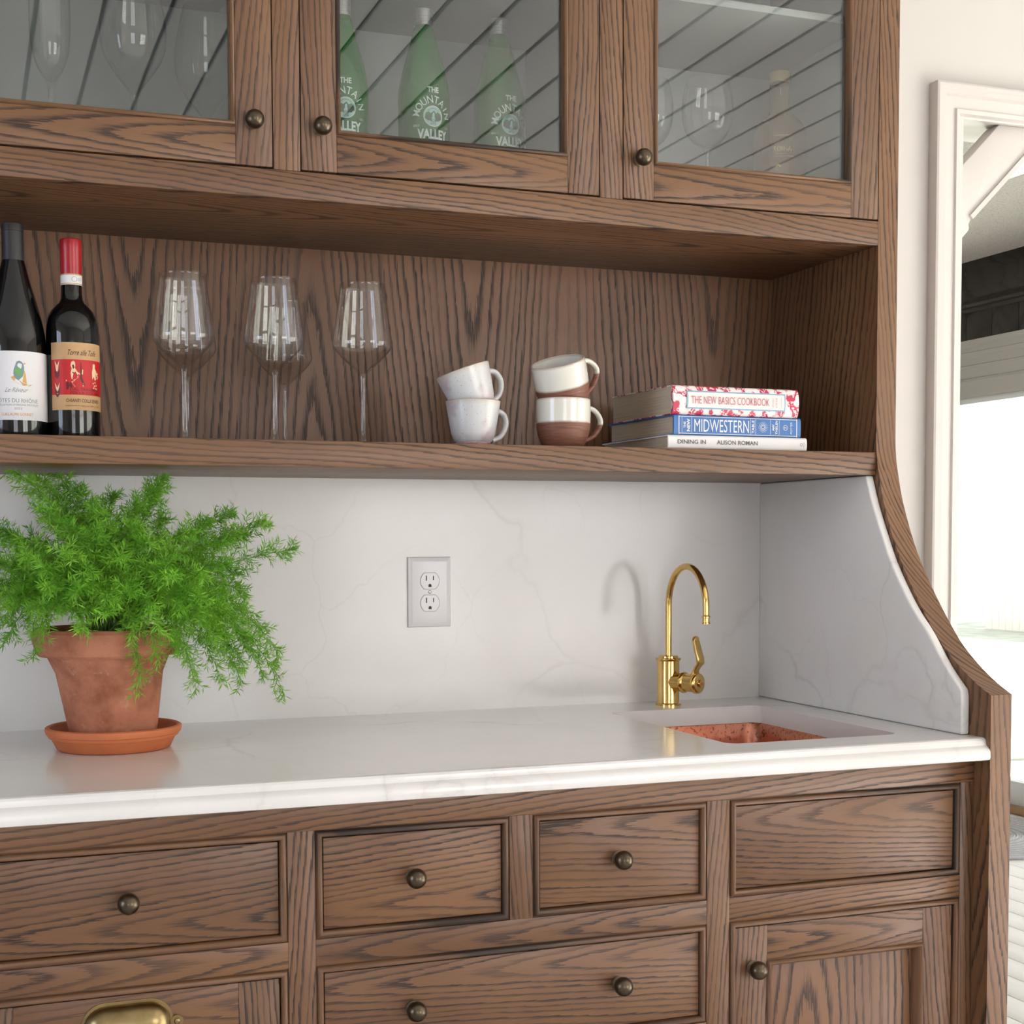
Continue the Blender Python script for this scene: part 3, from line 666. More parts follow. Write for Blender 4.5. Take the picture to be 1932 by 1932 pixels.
def glass_door(x0, x1, kx=None, seeds=(None,)*4):
    z0, z1 = .837, 1.619; sw = .0525; y0, y1 = YU-.0005, YU+.0195; b = MB()
    board(b, x0, x0+sw, y0, y1, z0, z1, 'Z', .001, seed=seeds[0]); board(b, x1-sw, x1, y0, y1, z0, z1, 'Z', .001, seed=seeds[1])
    board(b, x0+sw, x1-sw, y0, y1, z0, z0+sw+.002, 'X', .001, 'flat', seed=seeds[2]); board(b, x0+sw, x1-sw, y0, y1, z1-sw, z1, 'X', .001, 'flat')
    o = obj('door', b, M['wood'], up)
    f = MB(); f.frame(x0+sw, x1-sw, z0+sw+.002, z1-sw, [(0, .0005), (.0008, -.0025), (.003, -.0038), (.0055, -.0025), (.0066, .002), (.0068, .013)], y0); f.plain(nseed()); obj('glass_bead', f, M['wood'], o, ang=50)
    g = MB(); g.box(x0+sw+.003, x1-sw-.003, y0+.0095, y0+.0125, z0+sw+.005, z1-sw-.003); obj('glass_pane', g, M['pane'], o)
    if kx: kb = MB(); knob_mesh(kb, kx, y0, .897); obj('knob', kb, M['bronze'], o)
glass_door(-.4545, .0145, -.429); glass_door(-.9655, -.4965, -.938); glass_door(-1.5025, -1.0075, -1.036)
glass_door(MIR(-.4965), MIR(-.9655), MIR(-.938)); glass_door(MIR(.0145), MIR(-.4545), MIR(-.429))
b = MB(); k = b.prism([(YU, 1.71), (YU-.01, 1.712), (YU-.03, 1.75), (YU-.055, 1.79), (YU-.06, 1.82), (.01, 1.82), (.01, 1.71)], 'X', XE-.04, XP+.04); b.grain(0, 'X', 'Z', 'Y', 77.0, 1.6, .1); o = obj('crown_moulding', b, M['wood'], ang=25); tag(o, 'dark oak crown moulding along the top of the wall cabinet', 'moulding')

# ================================================================== OBJECTS
def cam_angle(x, y): return math.atan2(-1.4364-x, 2.4472+y)     # labels are turned toward the room (0 = straight out of the niche)

# ---- duplex outlet on the backsplash
ox_, oz_, ow, oh = -.7055, .1507, .0794, .1238
out = thing('wall_outlet', 'white double wall outlet on the quartz backsplash', 'outlet', (ox_+ow/2, 0, oz_))
b = MB(); b.frame(ox_, ox_+ow, oz_, oz_+oh, [(0, 0), (.0002, -.0026), (.0012, -.0042), (.0078, -.0062), (.0085, -.0063), (ow/2, -.0063)], 0); obj('cover_plate', b, M['white_plastic'], out, ang=12)
cx = ox_+ow/2
for s in (1, -1):
    cz = oz_+oh/2+s*.0195; b = MB(); fc = []
    for i in range(48):
        a = 2*math.pi*i/48; fc.append((cx+.0173*math.cos(a), cz+max(-.0143, min(.0143, .0173*math.sin(a)))))
    g_ = MB(); g_.prism([(cx+(x-cx)*1.045, cz+(z-cz)*1.05) for x, z in fc], 'Y', -.0064, -.006); obj('receptacle_gap', g_, ink('gapgrey', 168, 160, 156), out)
    b.prism(fc, 'Y', -.0074, -.0058); b = bevel_mb(b, .0005, 1, 60); f = obj('receptacle', b, M['white_plastic'], out)
    b = MB(); b.box(cx-.0075, cx-.0056, -.00765, -.007, cz+.0005, cz+.0095); b.box(cx+.0056, cx+.0073, -.00765, -.007, cz+.0015, cz+.0088)
    gp = [(cx-.0028, cz-.0108), (cx+.0028, cz-.0108)]+[(cx+.0028*math.cos(R(q)), cz-.0079+.0028*math.sin(R(q))) for q in range(0, 181, 20)]
    b.prism(gp, 'Y', -.00765, -.007); obj('slot', b, M['slot'], f)
b = MB(); b.sphere((cx, -.0062, oz_+oh/2), .0032, 16, 8, (1, .4, 1)); obj('screw', b, M['screw'], out)

# ---- brass tap
FX, FY = -.2267, -.0650
fa = thing('bar_tap', 'polished brass single-lever bar tap with gooseneck spout beside the sink', 'tap', (FX, FY, 0))
b = MB(); b.lathe([(0, 0), (.0236, 0), (.0236, .0032), (.0228, .004), (.0206, .0045), (.0202, .006), (.0202, .0815), (.0212, .082), (.0228, .083), (.0232, .0845), (.0232, .0862), (.0222, .0872), (.0178, .0874), (.0178, .0905), (.0168, .0915), (.0068, .0917), (0, .0917)], 44); obj('body', b, M['brass'], fa, local=True)
b = MB(); ar = .0715; zt = .184; pts = [(0, 0, .0917), (0, 0, .14)]+[(0, -ar+ar*math.cos(R(q)), zt+ar*math.sin(R(q))) for q in range(0, 181, 10)]+[(0, -2*ar, .172)]
b.tube(pts, .0060, 20); obj('spout', b, M['brass'], fa, local=True, ang=60)
b = MB(); b.lathe([(0, .1565), (.0062, .1560), (.0076, .1565), (.0076, .158), (.0064, .159), (.0064, .1665), (.0078, .1675), (.0078, .1695), (.0062, .1705), (.006, .1715)], 28, (0, -2*ar, 0)); obj('aerator', b, M['brass'], fa, local=True)
ax = Vector((.47, -.883, 0)).normalized()
def along_axis(b, prof, seg=36, z=.0435):
    k = len(b.v); b.lathe(prof, seg); e1 = Vector((-ax.y, ax.x, 0)); e2 = Vector((0, 0, 1))
    for i in range(k, len(b.v)): p = b.v[i]; b.v[i] = tuple(ax*p[2]+e1*p[0]+e2*p[1]+Vector((0, 0, z)))
b = MB(); along_axis(b, [(.0165, 0), (.0165, .030), (.0172, .0305), (.0188, .0322), (.0196, .0348), (.0188, .0372), (.0172, .0390), (.0165, .0395)]); obj('valve_housing', b, M['brass'], fa, local=True)
b = MB(); along_axis(b, [(.0165, .0392), (.0165, .0575), (.0178, .0585), (.0190, .0605), (.0190, .0655), (.0178, .0675), (.016, .0685), (.0068, .069), (.0064, .0725), (.0045, .0735), (.0, .0737)]); vc = obj('valve_cap', b, M['brass'], fa, local=True)
b = MB(); along_axis(b, [(.0, .0740), (.0024, .0740), (.0024, .0736), (0, .0736)], 16); obj('red_dot', b, ink('reddot', 170, 60, 60, .3), vc, local=True)
b = MB(); pth = [(0, .0580, .0560), (0, .0590, .0660), (0, .0645, .0740), (0, .0700, .0800), (0, .0690, .0900), (0, .0640, .1050), (0, .0600, .1200)]; wd = [.0105, .0085, .0085, .0095, .0098, .0094, .0088]; th = .0032
vs = []; e1 = Vector((-ax.y, ax.x, 0))
for (q, l, z), w in zip(pth, wd):
    c = ax*l+Vector((0, 0, z))
    for sx, sy in ((-1, -1), (1, -1), (1, 1), (-1, 1)): vs.append(tuple(c+e1*sx*w+ax*sy*th))
fs = [(i*4+j, i*4+(j+1) % 4, i*4+4+(j+1) % 4, i*4+4+j) for i in range(len(pth)-1) for j in range(4)]+[(3, 2, 1, 0)]
n = len(vs); c = ax*.0594+Vector((0, 0, .1205)); k = n
for sgn in (-1, 1):
    for i in range(9): a = math.pi*i/8; vs.append(tuple(c+e1*math.cos(a)*.0088+Vector((0, 0, math.sin(a)*.0088))-ax*.0003*i*0+ax*sgn*th))
fs += [tuple(range(n, n+9)), tuple(range(n+17, n+8, -1))]+[(n+i, n+i+1, n+10+i, n+9+i) for i in range(8)]
b.add(vs, fs); b = bevel_mb(b, .0014, 2, 50); lv = obj('lever', b, M['brass'], fa, local=True, ang=50)

# ---- terracotta pot, saucer and asparagus fern
PX, PY = -1.2330, -.256
t = NT('aged_terracotta'); co = t.obj_co(); n1 = t.noise(co, 14, 5, .65); n2 = t.noise(co, 45, 4, .6)
c1 = t.mix(t.ramp(n1, [(.36, 0.0), (.62, 1.0)]), srgb(150, 88, 62), srgb(192, 126, 96))
c2 = t.mix(t.ramp(n2, [(.60, 0.0), (.74, .6)]), c1, srgb(206, 166, 146)); c2 = t.mix(t.ramp(t.noise(co, 7, 3), [(.58, 0.0), (.72, .55)]), c2, srgb(112, 68, 50))
t.bsdf(c2, .8, normal=t.bump(n2, .15, .001)); M['pot'] = t.m
M['saucer'] = m_plain('new_terracotta', srgb(198, 112, 66), .6, nz=.08, nzs=25, bump=.05)
sa = MB(); sa.lathe([(0, 0), (.078, 0), (.0815, .002), (.0885, .0165), (.0895, .018), (.0925, .0185), (.0935, .0225), (.0962, .0235), (.0978, .029), (.0972, .0325), (.094, .034), (.0905, .0325), (.086, .020), (.079, .010), (.076, .0085), (0, .0085)], 64)
sa = obj('plant_saucer', sa, M['saucer']); sa.location = (PX, PY, .0003); tag(sa, 'orange terracotta saucer under the fern pot', 'saucer')
pf = thing('potted_fern', 'feathery green asparagus fern in a weathered terracotta pot', 'potted plant', (PX, PY, .0092))
b = MB(); b.lathe([(0, 0), (.058, 0), (.0605, .002), (.0800, .1255), (.082, .1290), (.0985, .1292), (.1015, .1325), (.1055, .150), (.1060, .163), (.103, .1685), (.098, .169), (.095, .163), (.0925, .14), (.075, .10), (0, .10)], 64)
for i, p in enumerate(b.v): b.v[i] = (p[0]-.045*p[2], p[1], p[2])
obj('pot', b, M['pot'], pf, local=True, ang=28)
b = MB(); rg = random.Random(5); vs = []; N = 24
for i in range(9):
    for j in range(N): rr = .0945*i/8; vs.append((rr*math.cos(6.2832*j/N)-.0063, rr*math.sin(6.2832*j/N), .141+rg.uniform(-.003, .004)+.006*(1-i/8)))
b.add(vs, [(i*N+j, i*N+(j+1) % N, i*N+N+(j+1) % N, i*N+N+j) for i in range(8) for j in range(N)]); obj('soil', b, m_plain('potting_soil', srgb(48, 36, 30), .95, nz=.4, nzs=200), pf, local=True)
def m_leaf(name, c1, c2):
    t = NT(name); f = t.noise(t.obj_co(), 18, 2); col = t.mix(t.ramp(f, [(.35, 0.0), (.65, 1.0)]), c1, c2)
    pb = t.bsdf(col, .45, Specular_IOR_Level=.35); tl = t.n('ShaderNodeBsdfTranslucent'); t.put(tl, 0, t.mix(.5, col, (.25, .5, .03)))
    mx = t.n('ShaderNodeMixShader'); mx.inputs[0].default_value = .35; t.t.links.new(pb.outputs[0], mx.inputs[1]); t.t.links.new(tl.outputs[0], mx.inputs[2]); t.t.links.new(mx.outputs[0], t.out.inputs[0]); return t.m
M['needle'] = m_leaf('fern_needles', srgb(100, 166, 42), srgb(146, 204, 68)); M['stem'] = m_plain('fern_stem', srgb(110, 150, 60), .6)
rg = random.Random(11)
tips = [(-1.368, -0.262, 0.407), (-1.339, -0.23, 0.403), (-1.305, -0.21, 0.408), (-1.275, -0.25, 0.378), (-1.257, -0.3, 0.35), (-1.151, -0.24, 0.397), (-1.155, -0.2, 0.376), (-1.224, -0.22, 0.371), (-1.193, -0.27, 0.358),
        (-1.3, -0.37, 0.319), (-1.334, -0.33, 0.349), (-0.962, -0.25, 0.291), (-0.994, -0.22, 0.332), (-1.044, -0.2, 0.346), (-1.014, -0.17, 0.312), (-1.093, -0.28, 0.331), (-1.127, -0.33, 0.319), (-1.084, -0.34, 0.273),
        (-0.981, -0.27, 0.068), (-0.98, -0.24, 0.12), (-1.001, -0.22, 0.165), (-1.025, -0.2, 0.222), (-1.056, -0.32, 0.094), (-1.126, -0.35, 0.091), (-1.209, -0.375, 0.093), (-1.184, -0.4, 0.135), (-1.097, -0.36, 0.145),
        (-1.068, -0.33, 0.188), (-1.147, -0.4, 0.186), (-1.222, -0.43, 0.175), (-1.164, -0.42, 0.231), (-1.061, -0.28, 0.122), (-1.032, -0.3, 0.138), (-1.406, -0.22, 0.332), (-1.382, -0.26, 0.32), (-1.428, -0.2, 0.282),
        (-1.419, -0.28, 0.238), (-1.403, -0.3, 0.172), (-1.385, -0.33, 0.162), (-1.349, -0.37, 0.146), (-1.423, -0.22, 0.191), (-1.37, -0.38, 0.226), (-1.325, -0.43, 0.213), (-1.357, -0.42, 0.284), (-1.285, -0.45, 0.262),
        (-1.236, -0.44, 0.283), (-1.311, -0.45, 0.29), (-1.375, -0.36, 0.269), (-1.259, -0.46, 0.227), (-1.198, -0.42, 0.304), (-1.266, -0.4, 0.319), (-1.212, -0.36, 0.326), (-1.292, -0.44, 0.184), (-1.156, -0.37, 0.289),
        (-1.124, -0.4, 0.252), (-1.119, -0.41, 0.201), (-1.339, -0.14, 0.249), (-1.122, -0.12, 0.271), (-1.05, -0.13, 0.228), (-1.266, -0.12, 0.313), (-1.177, -0.1, 0.313), (-1.306, -0.14, 0.353), (-1.378, -0.4, 0.213),
        (-1.402, -0.34, 0.276), (-1.188, -0.45, 0.254), (-1.056, -0.27, 0.312), (-1.333, -0.46, 0.242), (-1.226, -0.47, 0.234), (-1.261, -0.33, 0.275), (-1.307, -0.28, 0.331), (-1.161, -0.45, 0.21), (-1.087, -0.3, 0.171),
        (-1.349, -0.36, 0.189), (-1.215, -0.3, 0.251), (-1.154, -0.25, 0.336), (-1.108, -0.38, 0.161), (-1.158, -0.42, 0.151), (-1.188, -0.44, 0.182), (-1.129, -0.43, 0.224), (-1.082, -0.36, 0.167), (-1.049, -0.3, 0.115),
        (-1.139, -0.39, 0.125), (-1.087, -0.34, 0.097), (-1.203, -0.45, 0.211), (-1.013, -0.28, 0.096), (-1.169, -0.46, 0.254), (-1.388, -0.3, 0.231), (-1.41, -0.36, 0.212), (-1.366, -0.3, 0.305), (-1.338, -0.44, 0.27),
        (-1.3, -0.47, 0.235), (-1.259, -0.46, 0.206), (-1.352, -0.43, 0.213), (-1.252, -0.33, 0.342), (-1.044, -0.24, 0.256)]            # where each frond ends
P0 = Vector((PX-.006, PY, .15))
for ti, tp in enumerate(tips):
    T = Vector(tp); B0 = P0+Vector((rg.uniform(-.03, .03), rg.uniform(-.03, .03), 0)); D = T-B0
    L = D.length; hz = max(.10, D.z+.02) if D.z < .12 else D.z*.75
    C1 = B0+Vector((D.x*.18, D.y*.18, hz*.75+.03)); C2 = B0+Vector((D.x*.72, D.y*.72, max(hz*1.05, D.z*.9)))
    pts = []; NS = 22
    for i in range(NS+1):
        s = i/NS; pts.append(B0*(1-s)**3+C1*3*s*(1-s)**2+C2*3*s*s*(1-s)+T*s**3)
    for p in pts: p.y = max(-.60, min(-.02, p.y)); p.z = min(p.z, ZSB-.006)
    loc = [p-Vector((PX, PY, .0092)) for p in pts]
    b = MB(); b.tube(loc, [.0014*(1-.75*i/NS) for i in range(NS+1)], 5); nb = MB(); V = []; Fq = []
    seglen = sum((loc[i+1]-loc[i]).length for i in range(NS)); nbr = int(seglen/.0064)
    def needles(p, q, n):
        dirb = (q-p).normalized()
        for k in range(n+1):
            c = p+(q-p)*(k/n)
            for m in range(rg.choice((3, 4, 4, 5))):
                e = Vector((rg.gauss(0, 1), rg.gauss(0, 1), rg.gauss(0, 1))); e = (e-dirb*e.dot(dirb)).normalized()
                nd = (dirb*rg.uniform(.35, 1.1)+e*rg.uniform(.7, 1.1)).normalized(); ln = rg.uniform(.0090, .0160); wd_ = nd.cross(Vector((rg.gauss(0, 1), rg.gauss(0, 1), rg.gauss(0, 1)))).normalized()*.0008
                wz = c+nd*ln
                if wz.z+.0092 > ZSB-.003 and wz.y+PY > YU-.01: continue
                k0 = len(V); V.extend((c, c+nd*ln*.45+wd_, c+nd*ln, c+nd*ln*.45-wd_)); Fq.append((k0, k0+1, k0+2, k0+3))
    for i in range(nbr):
        s = .22+.78*(i+rg.random())/nbr
        if s > 1: continue
        fi = min(NS-1e-3, s*NS); k = int(fi); p = loc[k].lerp(loc[k+1], fi-k); tg = (loc[k+1]-loc[k]).normalized()
        e = Vector((rg.gauss(0, 1), rg.gauss(0, 1), rg.gauss(0, .7))); e = (e-tg*e.dot(tg)).normalized()
        bl = rg.uniform(.020, .048)*(1.15-.75*s); q = p+(tg*.65+e*.8+Vector((0, 0, -.05))).normalized()*bl
        wq = q+Vector((PX, PY, .0092))
        if wq.y > -.016 or (wq.z > ZSB-.006): continue
        b.tube([p, q], [.0006, .0003], 3, caps=False); needles(p, q, max(3, int(bl/.0042)))
    needles(loc[-4], loc[-1], 8)
    nb.add(V, Fq); fr = obj('frond', b, M['stem'], pf, local=True); o = obj('needles', nb, M['needle'], fr, local=True, smooth=False); o['kind'] = 'stuff'

# ---- wine bottles on the shelf
M['black_glass'] = m_plain('dark_bottle_glass', srgb(10, 11, 11), .06, Specular_IOR_Level=.6)
M['cap_black'] = m_plain('matte_black_foil', srgb(38, 38, 40), .42, nz=.06, nzs=80)
M['cap_red'] = m_plain('red_foil', srgb(158, 20, 30), .3, nz=.1, nzs=60)
M['label_white'] = m_plain('white_paper', srgb(226, 225, 226), .65, bump=.04, bscale=700)
M['kraft'] = m_plain('ribbed_kraft_paper', srgb(190, 152, 108), .6, nz=.04, nzs=150)
def shell(name, mat, parent, fn, x0, x1, y0, y1, nx=32):
    b = MB(); grid_patch(b, fn, x0, x1, y0, y1, nx, 1); return obj(name, b, mat, parent, local=True, ang=60)
# dark bottle with white bird label
bx_, by_ = -1.3593, -.25
wb = thing('wine_bottle', 'sloping-shouldered dark wine bottle with black capsule and white bird label', 'bottle', (bx_, by_, ZST))
b = MB(); pr = [(0, .004), (.036, .0), (.0418, .003), (.0428, .008), (.0428, .128), (.0415, .148), (.0375, .170), (.0300, .198), (.0225, .224), (.0175, .244), (.0155, .252)]; b.lathe(pr, 56); obj('glass', b, M['black_glass'], wb, local=True, ang=60)
b = MB(); b.lathe([(.0158, .243), (.0154, .252), (.0150, .290), (.0150, .2925), (.0155, .293), (.0155, .300), (.0150, .3015), (.0150, .303), (0, .3035)], 40); obj('capsule', b, M['cap_black'], wb, local=True)
th = cam_angle(bx_, by_)+R(6); Rr = .0431; lab = shell('label', M['label_white'], wb, cyl(Rr, th, .0), -.062, .062, .0245, .1205)
c = cyl(.0433, th, .0); d_ = cyl(.04335, th, .0)
def part(name, mat, parent, fill):
    b = MB(); fill(b); return obj(name, b, mat, parent, local=True, smooth=False)
part('lettering', ink('sage', 138, 152, 140), lab, lambda b: (lay(b, 'CÔTES DU RHÔNE', c, -.004, .0515, .0056, .062)))
part('lettering', ink('grey', 150, 148, 150), lab, lambda b: (lay(b, "APPELLATION D'ORIGINE PROTÉGÉE", c, -.003, .0455, .0026, .062), lay(b, '2022', c, -.002, .0405, .0029, .011), lay(b, 'Le Rêveur', c, -.003, .0665, .0062, .030, 0, .5)))
part('lettering', ink('gold', 200, 150, 70, .35, .4), lab, lambda b: lay(b, 'GUILLAUME GONNET', c, -.003, .0325, .0040, .044))
def bird(b):
    patch(b, c, [(-.006, .083), (-.001, .0795), (.005, .085), (.0068, .0915), (.0072, .098), (.0065, .1020), (.004, .1055), (.0005, .107), (-.003, .1055), (-.0045, .1015), (-.0068, .095), (-.0075, .089)])
part('bird_body', ink('birdblue', 118, 138, 150), lab, bird)
part('bird_wing', ink('birdgreen', 104, 160, 96), lab, lambda b: patch(b, d_, [(-.0062, .094), (-.001, .0985), (.0035, .095), (.0045, .088), (.001, .083), (-.004, .086)]))
part('bird_beak', ink('gold', 200, 150, 70), lab, lambda b: patch(b, d_, [(.0066, .1045), (.0098, .1032), (.0068, .1015)]))
part('branch', ink('branchgold', 204, 160, 84, .4), lab, lambda b: (patch(b, d_, [(-.011, .0838), (-.007, .0862), (-.001, .0805), (.004, .0770), (.012, .0742), (.0185, .0745), (.0150, .0722), (.006, .0725), (-.002, .0755), (-.008, .0800)]), patch(b, d_, [(.0045, .0775), (.0075, .0945), (.0095, .086), (.0105, .0750)])))
# squat-shouldered bottle with red capsule and kraft label
bx_, by_ = -1.2802, -.25
cb = thing('wine_bottle', 'high-shouldered dark wine bottle with red capsule and red and kraft label', 'bottle', (bx_, by_, ZST))
b = MB(); pr = [(0, .005), (.03, .0), (.0358, .002), (.0368, .007), (.0370, .150), (.0365, .162), (.0345, .174), (.0300, .184), (.0235, .1915), (.0180, .1965), (.0155, .202), (.0148, .210), (.0145, .222)]; b.lathe(pr, 56); obj('glass', b, M['black_glass'], cb, local=True, ang=60)
b = MB(); b.lathe([(.0149, .2215), (.0151, .222), (.0151, .2365), (.0149, .2368)], 40); sl = obj('neck_seal', b, M['label_white'], cb, local=True)
b = MB(); b.lathe([(.0149, .236), (.0150, .2365), (.0149, .272), (.0153, .2735), (.0153, .283), (.0148, .2865), (.013, .2878), (0, .288)], 40); obj('capsule', b, M['cap_red'], cb, local=True)
th = cam_angle(bx_, by_)
cs = cyl(.01525, th+R(20), 0)
part('seal_print', ink('sealgrey', 176, 174, 160), sl, lambda b: (ringp(b, cs, -.001, .2292, .0032, .0040), lay(b, '0017', cs, .0082, .2292, .0045, .0075)))
part('seal_band', ink('sealgold', 186, 160, 92), sl, lambda b: (grid_patch(b, cyl(.0152, th, 0), -.024, .024, .2222, .2236, 24), grid_patch(b, cyl(.0152, th, 0), -.024, .024, .2350, .2364, 24)))
Rr = .0373; lth = th+R(16); lab = shell('label', M['kraft'], cb, cyl(Rr, lth, 0), -.0445, .047, .041, .1365)
c = cyl(.03745, lth, 0); d_ = cyl(.03755, lth, 0); e_ = cyl(.03762, lth, 0)
part('red_panel', ink('labelred', 186, 22, 26, .5), lab, lambda b: grid_patch(b, c, -.0445, .047, .0625, .1125, 32))
dk = ink('labelbrown', 62, 34, 28); cr = ink('labelcream', 226, 198, 158)
part('title_lettering', dk, lab, lambda b: lay(b, 'Torre alle Tolfe', c, .004, .1225, .0078, .044, .006, .3))
part('region_lettering', dk, lab, lambda b: lay(b, 'CHIANTI COLLI SENESI', c, .005, .0545, .0048, .052, .012))
part('small_print', dk, lab, lambda b: lay(b, 'denominazione di origine controllata e garantita', c, .005, .0475, .0020, .054, 0, .25))
def fig(b):
    patch(b, d_, [(-.0130, .1085), (-.0100, .1105), (-.0078, .1085), (-.0075, .1040), (-.0080, .1000), (-.0040, .0965), (.0005, .0925), (.0020, .0950), (.0022, .0985), (.0035, .0985), (.0030, .0920), (.0000, .0900), (-.0040, .0925), (-.0035, .0870), (-.0080, .0835), (-.0128, .0850), (-.0140, .0930), (-.0125, .1000), (-.0140, .1040)])
    patch(b, d_, [(-.0205, .0835), (-.0090, .0830), (.0035, .0795), (.0035, .0745), (-.0085, .0740), (-.0125, .0800), (-.0205, .0815)])
    patch(b, d_, [(.0195, .1065), (.0225, .1085), (.0245, .1065), (.0240, .1020), (.0285, .0960), (.0300, .0915), (.0280, .0900), (.0255, .0950), (.0262, .0860), (.0235, .0845), (.0215, .0900), (.0185, .0855), (.0180, .0960), (.0195, .1015)])
    for (x, y) in ((.020, .080), (.024, .0815), (.0225, .0765), (.0265, .0775), (.0245, .073), (.0275, .0725), (.021, .0735), (.0295, .0880), (.0305, .0945), (.0315, .0900)): patch(b, d_, [(x-.0012, y-.0012), (x+.0012, y-.0008), (x+.0008, y+.0014), (x-.001, y+.001)])
    for y in (.1115, .0800): patch(b, d_, [(-.038, y), (-.034, y-.0075), (-.030, y), (-.0325, y-.0145), (-.034, y-.0165), (-.0355, y-.0145)])
part('woodcut_figures', cr, lab, fig)
def figd(b):
    patch(b, e_, [(-.0120, .1045), (-.0095, .1050), (-.0085, .1010), (-.0105, .0985), (-.0112, .1010)]); patch(b, e_, [(.0000, .1085), (.0010, .1085), (.0018, .0880), (.0062, .0760), (.0030, .0770), (-.0012, .0850)])
    patch(b, e_, [(-.0205, .0812), (-.0130, .0795), (-.0115, .0735), (-.0200, .0690), (-.0205, .0745)]); patch(b, e_, [(-.0118, .0935), (-.0040, .0890), (-.0036, .0900), (-.0112, .0950)]); patch(b, e_, [(-.0080, .0780), (.0035, .0768), (.0035, .0774), (-.008, .0788)])
    for y in (.1000, .0740): patch(b, e_, [(-.0385, y), (-.034, y-.0070), (-.0295, y), (-.0305, y-.011), (-.034, y-.0155), (-.0375, y-.011)])
    lay(b, 'DAL TRASIMENO', e_, .010, .0705, .0038, .050, .01); lay(b, 'PER LA COLLINA', e_, .010, .0655, .0036, .050, .01)
part('woodcut_shadow', ink('woodcut', 96, 16, 18), lab, figd)

# ---- wine glasses in the niche
def make_glass(name, bowl, stem_r, foot_r, z_joint, thick=.0009, seg=56):
    """bowl: outer (r, z) points from the joint upward"""
    root = thing(name, 'x', 'wine glass'); outer = smooth_curve([(r, z, 0) for r, z in bowl], 5); outer = [(p[0], p[1]) for p in outer]
    inn = [(max(r-thick, 0), z+(.004*(1-min(1, (z-z_joint)/.03)))) for r, z in outer if r > .006]
    b = MB(); b.lathe(outer+[(outer[-1][0]-thick*.5, outer[-1][1]+.0004)]+list(reversed(inn))+[(0, z_joint+.0065)], seg); obj('bowl', b, M['clear'], root, local=True, ang=60)
    b = MB(); b.lathe([(0, .0042), (.0075, .0048), (stem_r*1.25, .010), (stem_r, .018), (stem_r*.92, z_joint*.6), (stem_r, z_joint-.006), (bowl[0][0], z_joint)], 28); obj('stem', b, M['stemglass'], root, local=True, ang=60)
    b = MB(); b.lathe([(0, .0002), (foot_r-.001, .0), (foot_r, .0008), (foot_r-.001, .0016), (.02, .0028), (.0075, .0047), (0, .0049)], seg); obj('foot', b, M['clear'], root, local=True, ang=60)
    return root
BOWL = [(.0062, .1075), (.0095, .113), (.0215, .124), (.0345, .137), (.0435, .148), (.0456, .1545), (.0453, .160), (.0425, .183), (.0385, .210), (.0338, .2465)]
wg = make_glass('wine_glass', BOWL, .0048, .038, .1075)
GL = [(-1.1237, -.26, 'tapered wine glass beside the red-capped bottle, in front of another glass'), (-1.1004, -.13, 'tapered wine glass half hidden behind the glass beside the red-capped bottle'), (-.9886, -.26, 'tapered wine glass in front of the middle pair on the open shelf'),
      (-.9316, -.062, 'tapered wine glass against the back panel, behind the middle pair\'s front glass'), (-.8516, -.26, 'tapered wine glass standing alone beside the stacked speckled mugs')]
for i, (x, y, lb) in enumerate(GL):
    o = wg if i == 0 else copy_tree(wg); o.location = (x, y, ZST); o['label'] = lb; o['group'] = 'wine glasses on the open shelf'

# ---- mugs
t = NT('speckled_glaze'); co = t.obj_co(); n1 = t.noise(co, 22, 3, .6); sp = t.ramp(t.noise(co, 420, 1, .5), [(.24, 1.0), (.29, 0.0)]); lx, ly, lz = t.sep(co)
col = t.mix(t.ramp(n1, [(.5, 0.0), (.68, 1.0)]), srgb(204, 205, 205), srgb(186, 168, 172)); col = t.mix(t.ramp(lz, [(.0, 1.0), (.0045, 1.0), (.0075, 0.0)]), col, srgb(128, 54, 70)); col = t.mix(t.ramp(lz, [(.064, 0.0), (.071, .7)]), col, srgb(186, 164, 138))
t.bsdf(t.mix(t.math('MULTIPLY', sp, .75), col, srgb(96, 84, 80)), .3, Coat_Weight=.3); M['speckle'] = t.m
t = NT('two_tone_glaze'); co = t.obj_co(); lx, ly, lz = t.sep(co); n1 = t.noise(co, 40, 3)
stp = t.ramp(t.math('MULTIPLY_ADD', t.noise(co, 25, 2), .0012, lz), [(.0422, 0.0), (.0428, 1.0)]); rim = t.ramp(lz, [(.0772, 0.0), (.0785, .8)])
clay = t.mix(t.ramp(t.noise(t.vmul(co, (30, 30, 400)), 1, 3), [(.3, 0.0), (.7, 1.0)]), srgb(104, 66, 52), srgb(136, 90, 70))
col = t.mix(stp, clay, t.mix(rim, srgb(224, 222, 212), srgb(150, 112, 84))); t.bsdf(col, t.math('MULTIPLY_ADD', stp, -.38, .55), Coat_Weight=t.math('MULTIPLY', stp, .5)); M['twotone'] = t.m
def mug(name, prof, wall, mat, hpts, hr, loc, rot, label, group, hang):
    root = thing(name, label, 'mug', loc, group, rot); top = prof[-1]
    inn = [(max(r-wall, .001), max(z, .006)) for r, z in prof if z > .004]
    b = MB(); b.lathe([(0, .001), (prof[0][0]*.85, .001)]+prof+[(top[0]-wall*.5, top[1]+.001)]+list(reversed(inn))+[(0, .006)], 56); obj('cup', b, mat, root, local=True, ang=50)
    pts = [(p[0], 0, p[1]) for p in smooth_curve([(x, z, 0) for x, z in hpts], 6)]; b = MB(); b.tube(pts, hr, 14, True, 1.45); b.xf(Matrix.Rotation(hang, 4, 'Z')); obj('handle', b, mat, root, local=True, ang=60); return root
pa = [(.0255, .0), (.0275, .001), (.0280, .004), (.0272, .0065), (.0300, .0085), (.0345, .020), (.0375, .036), (.0398, .050), (.0418, .062), (.0432, .0702)]
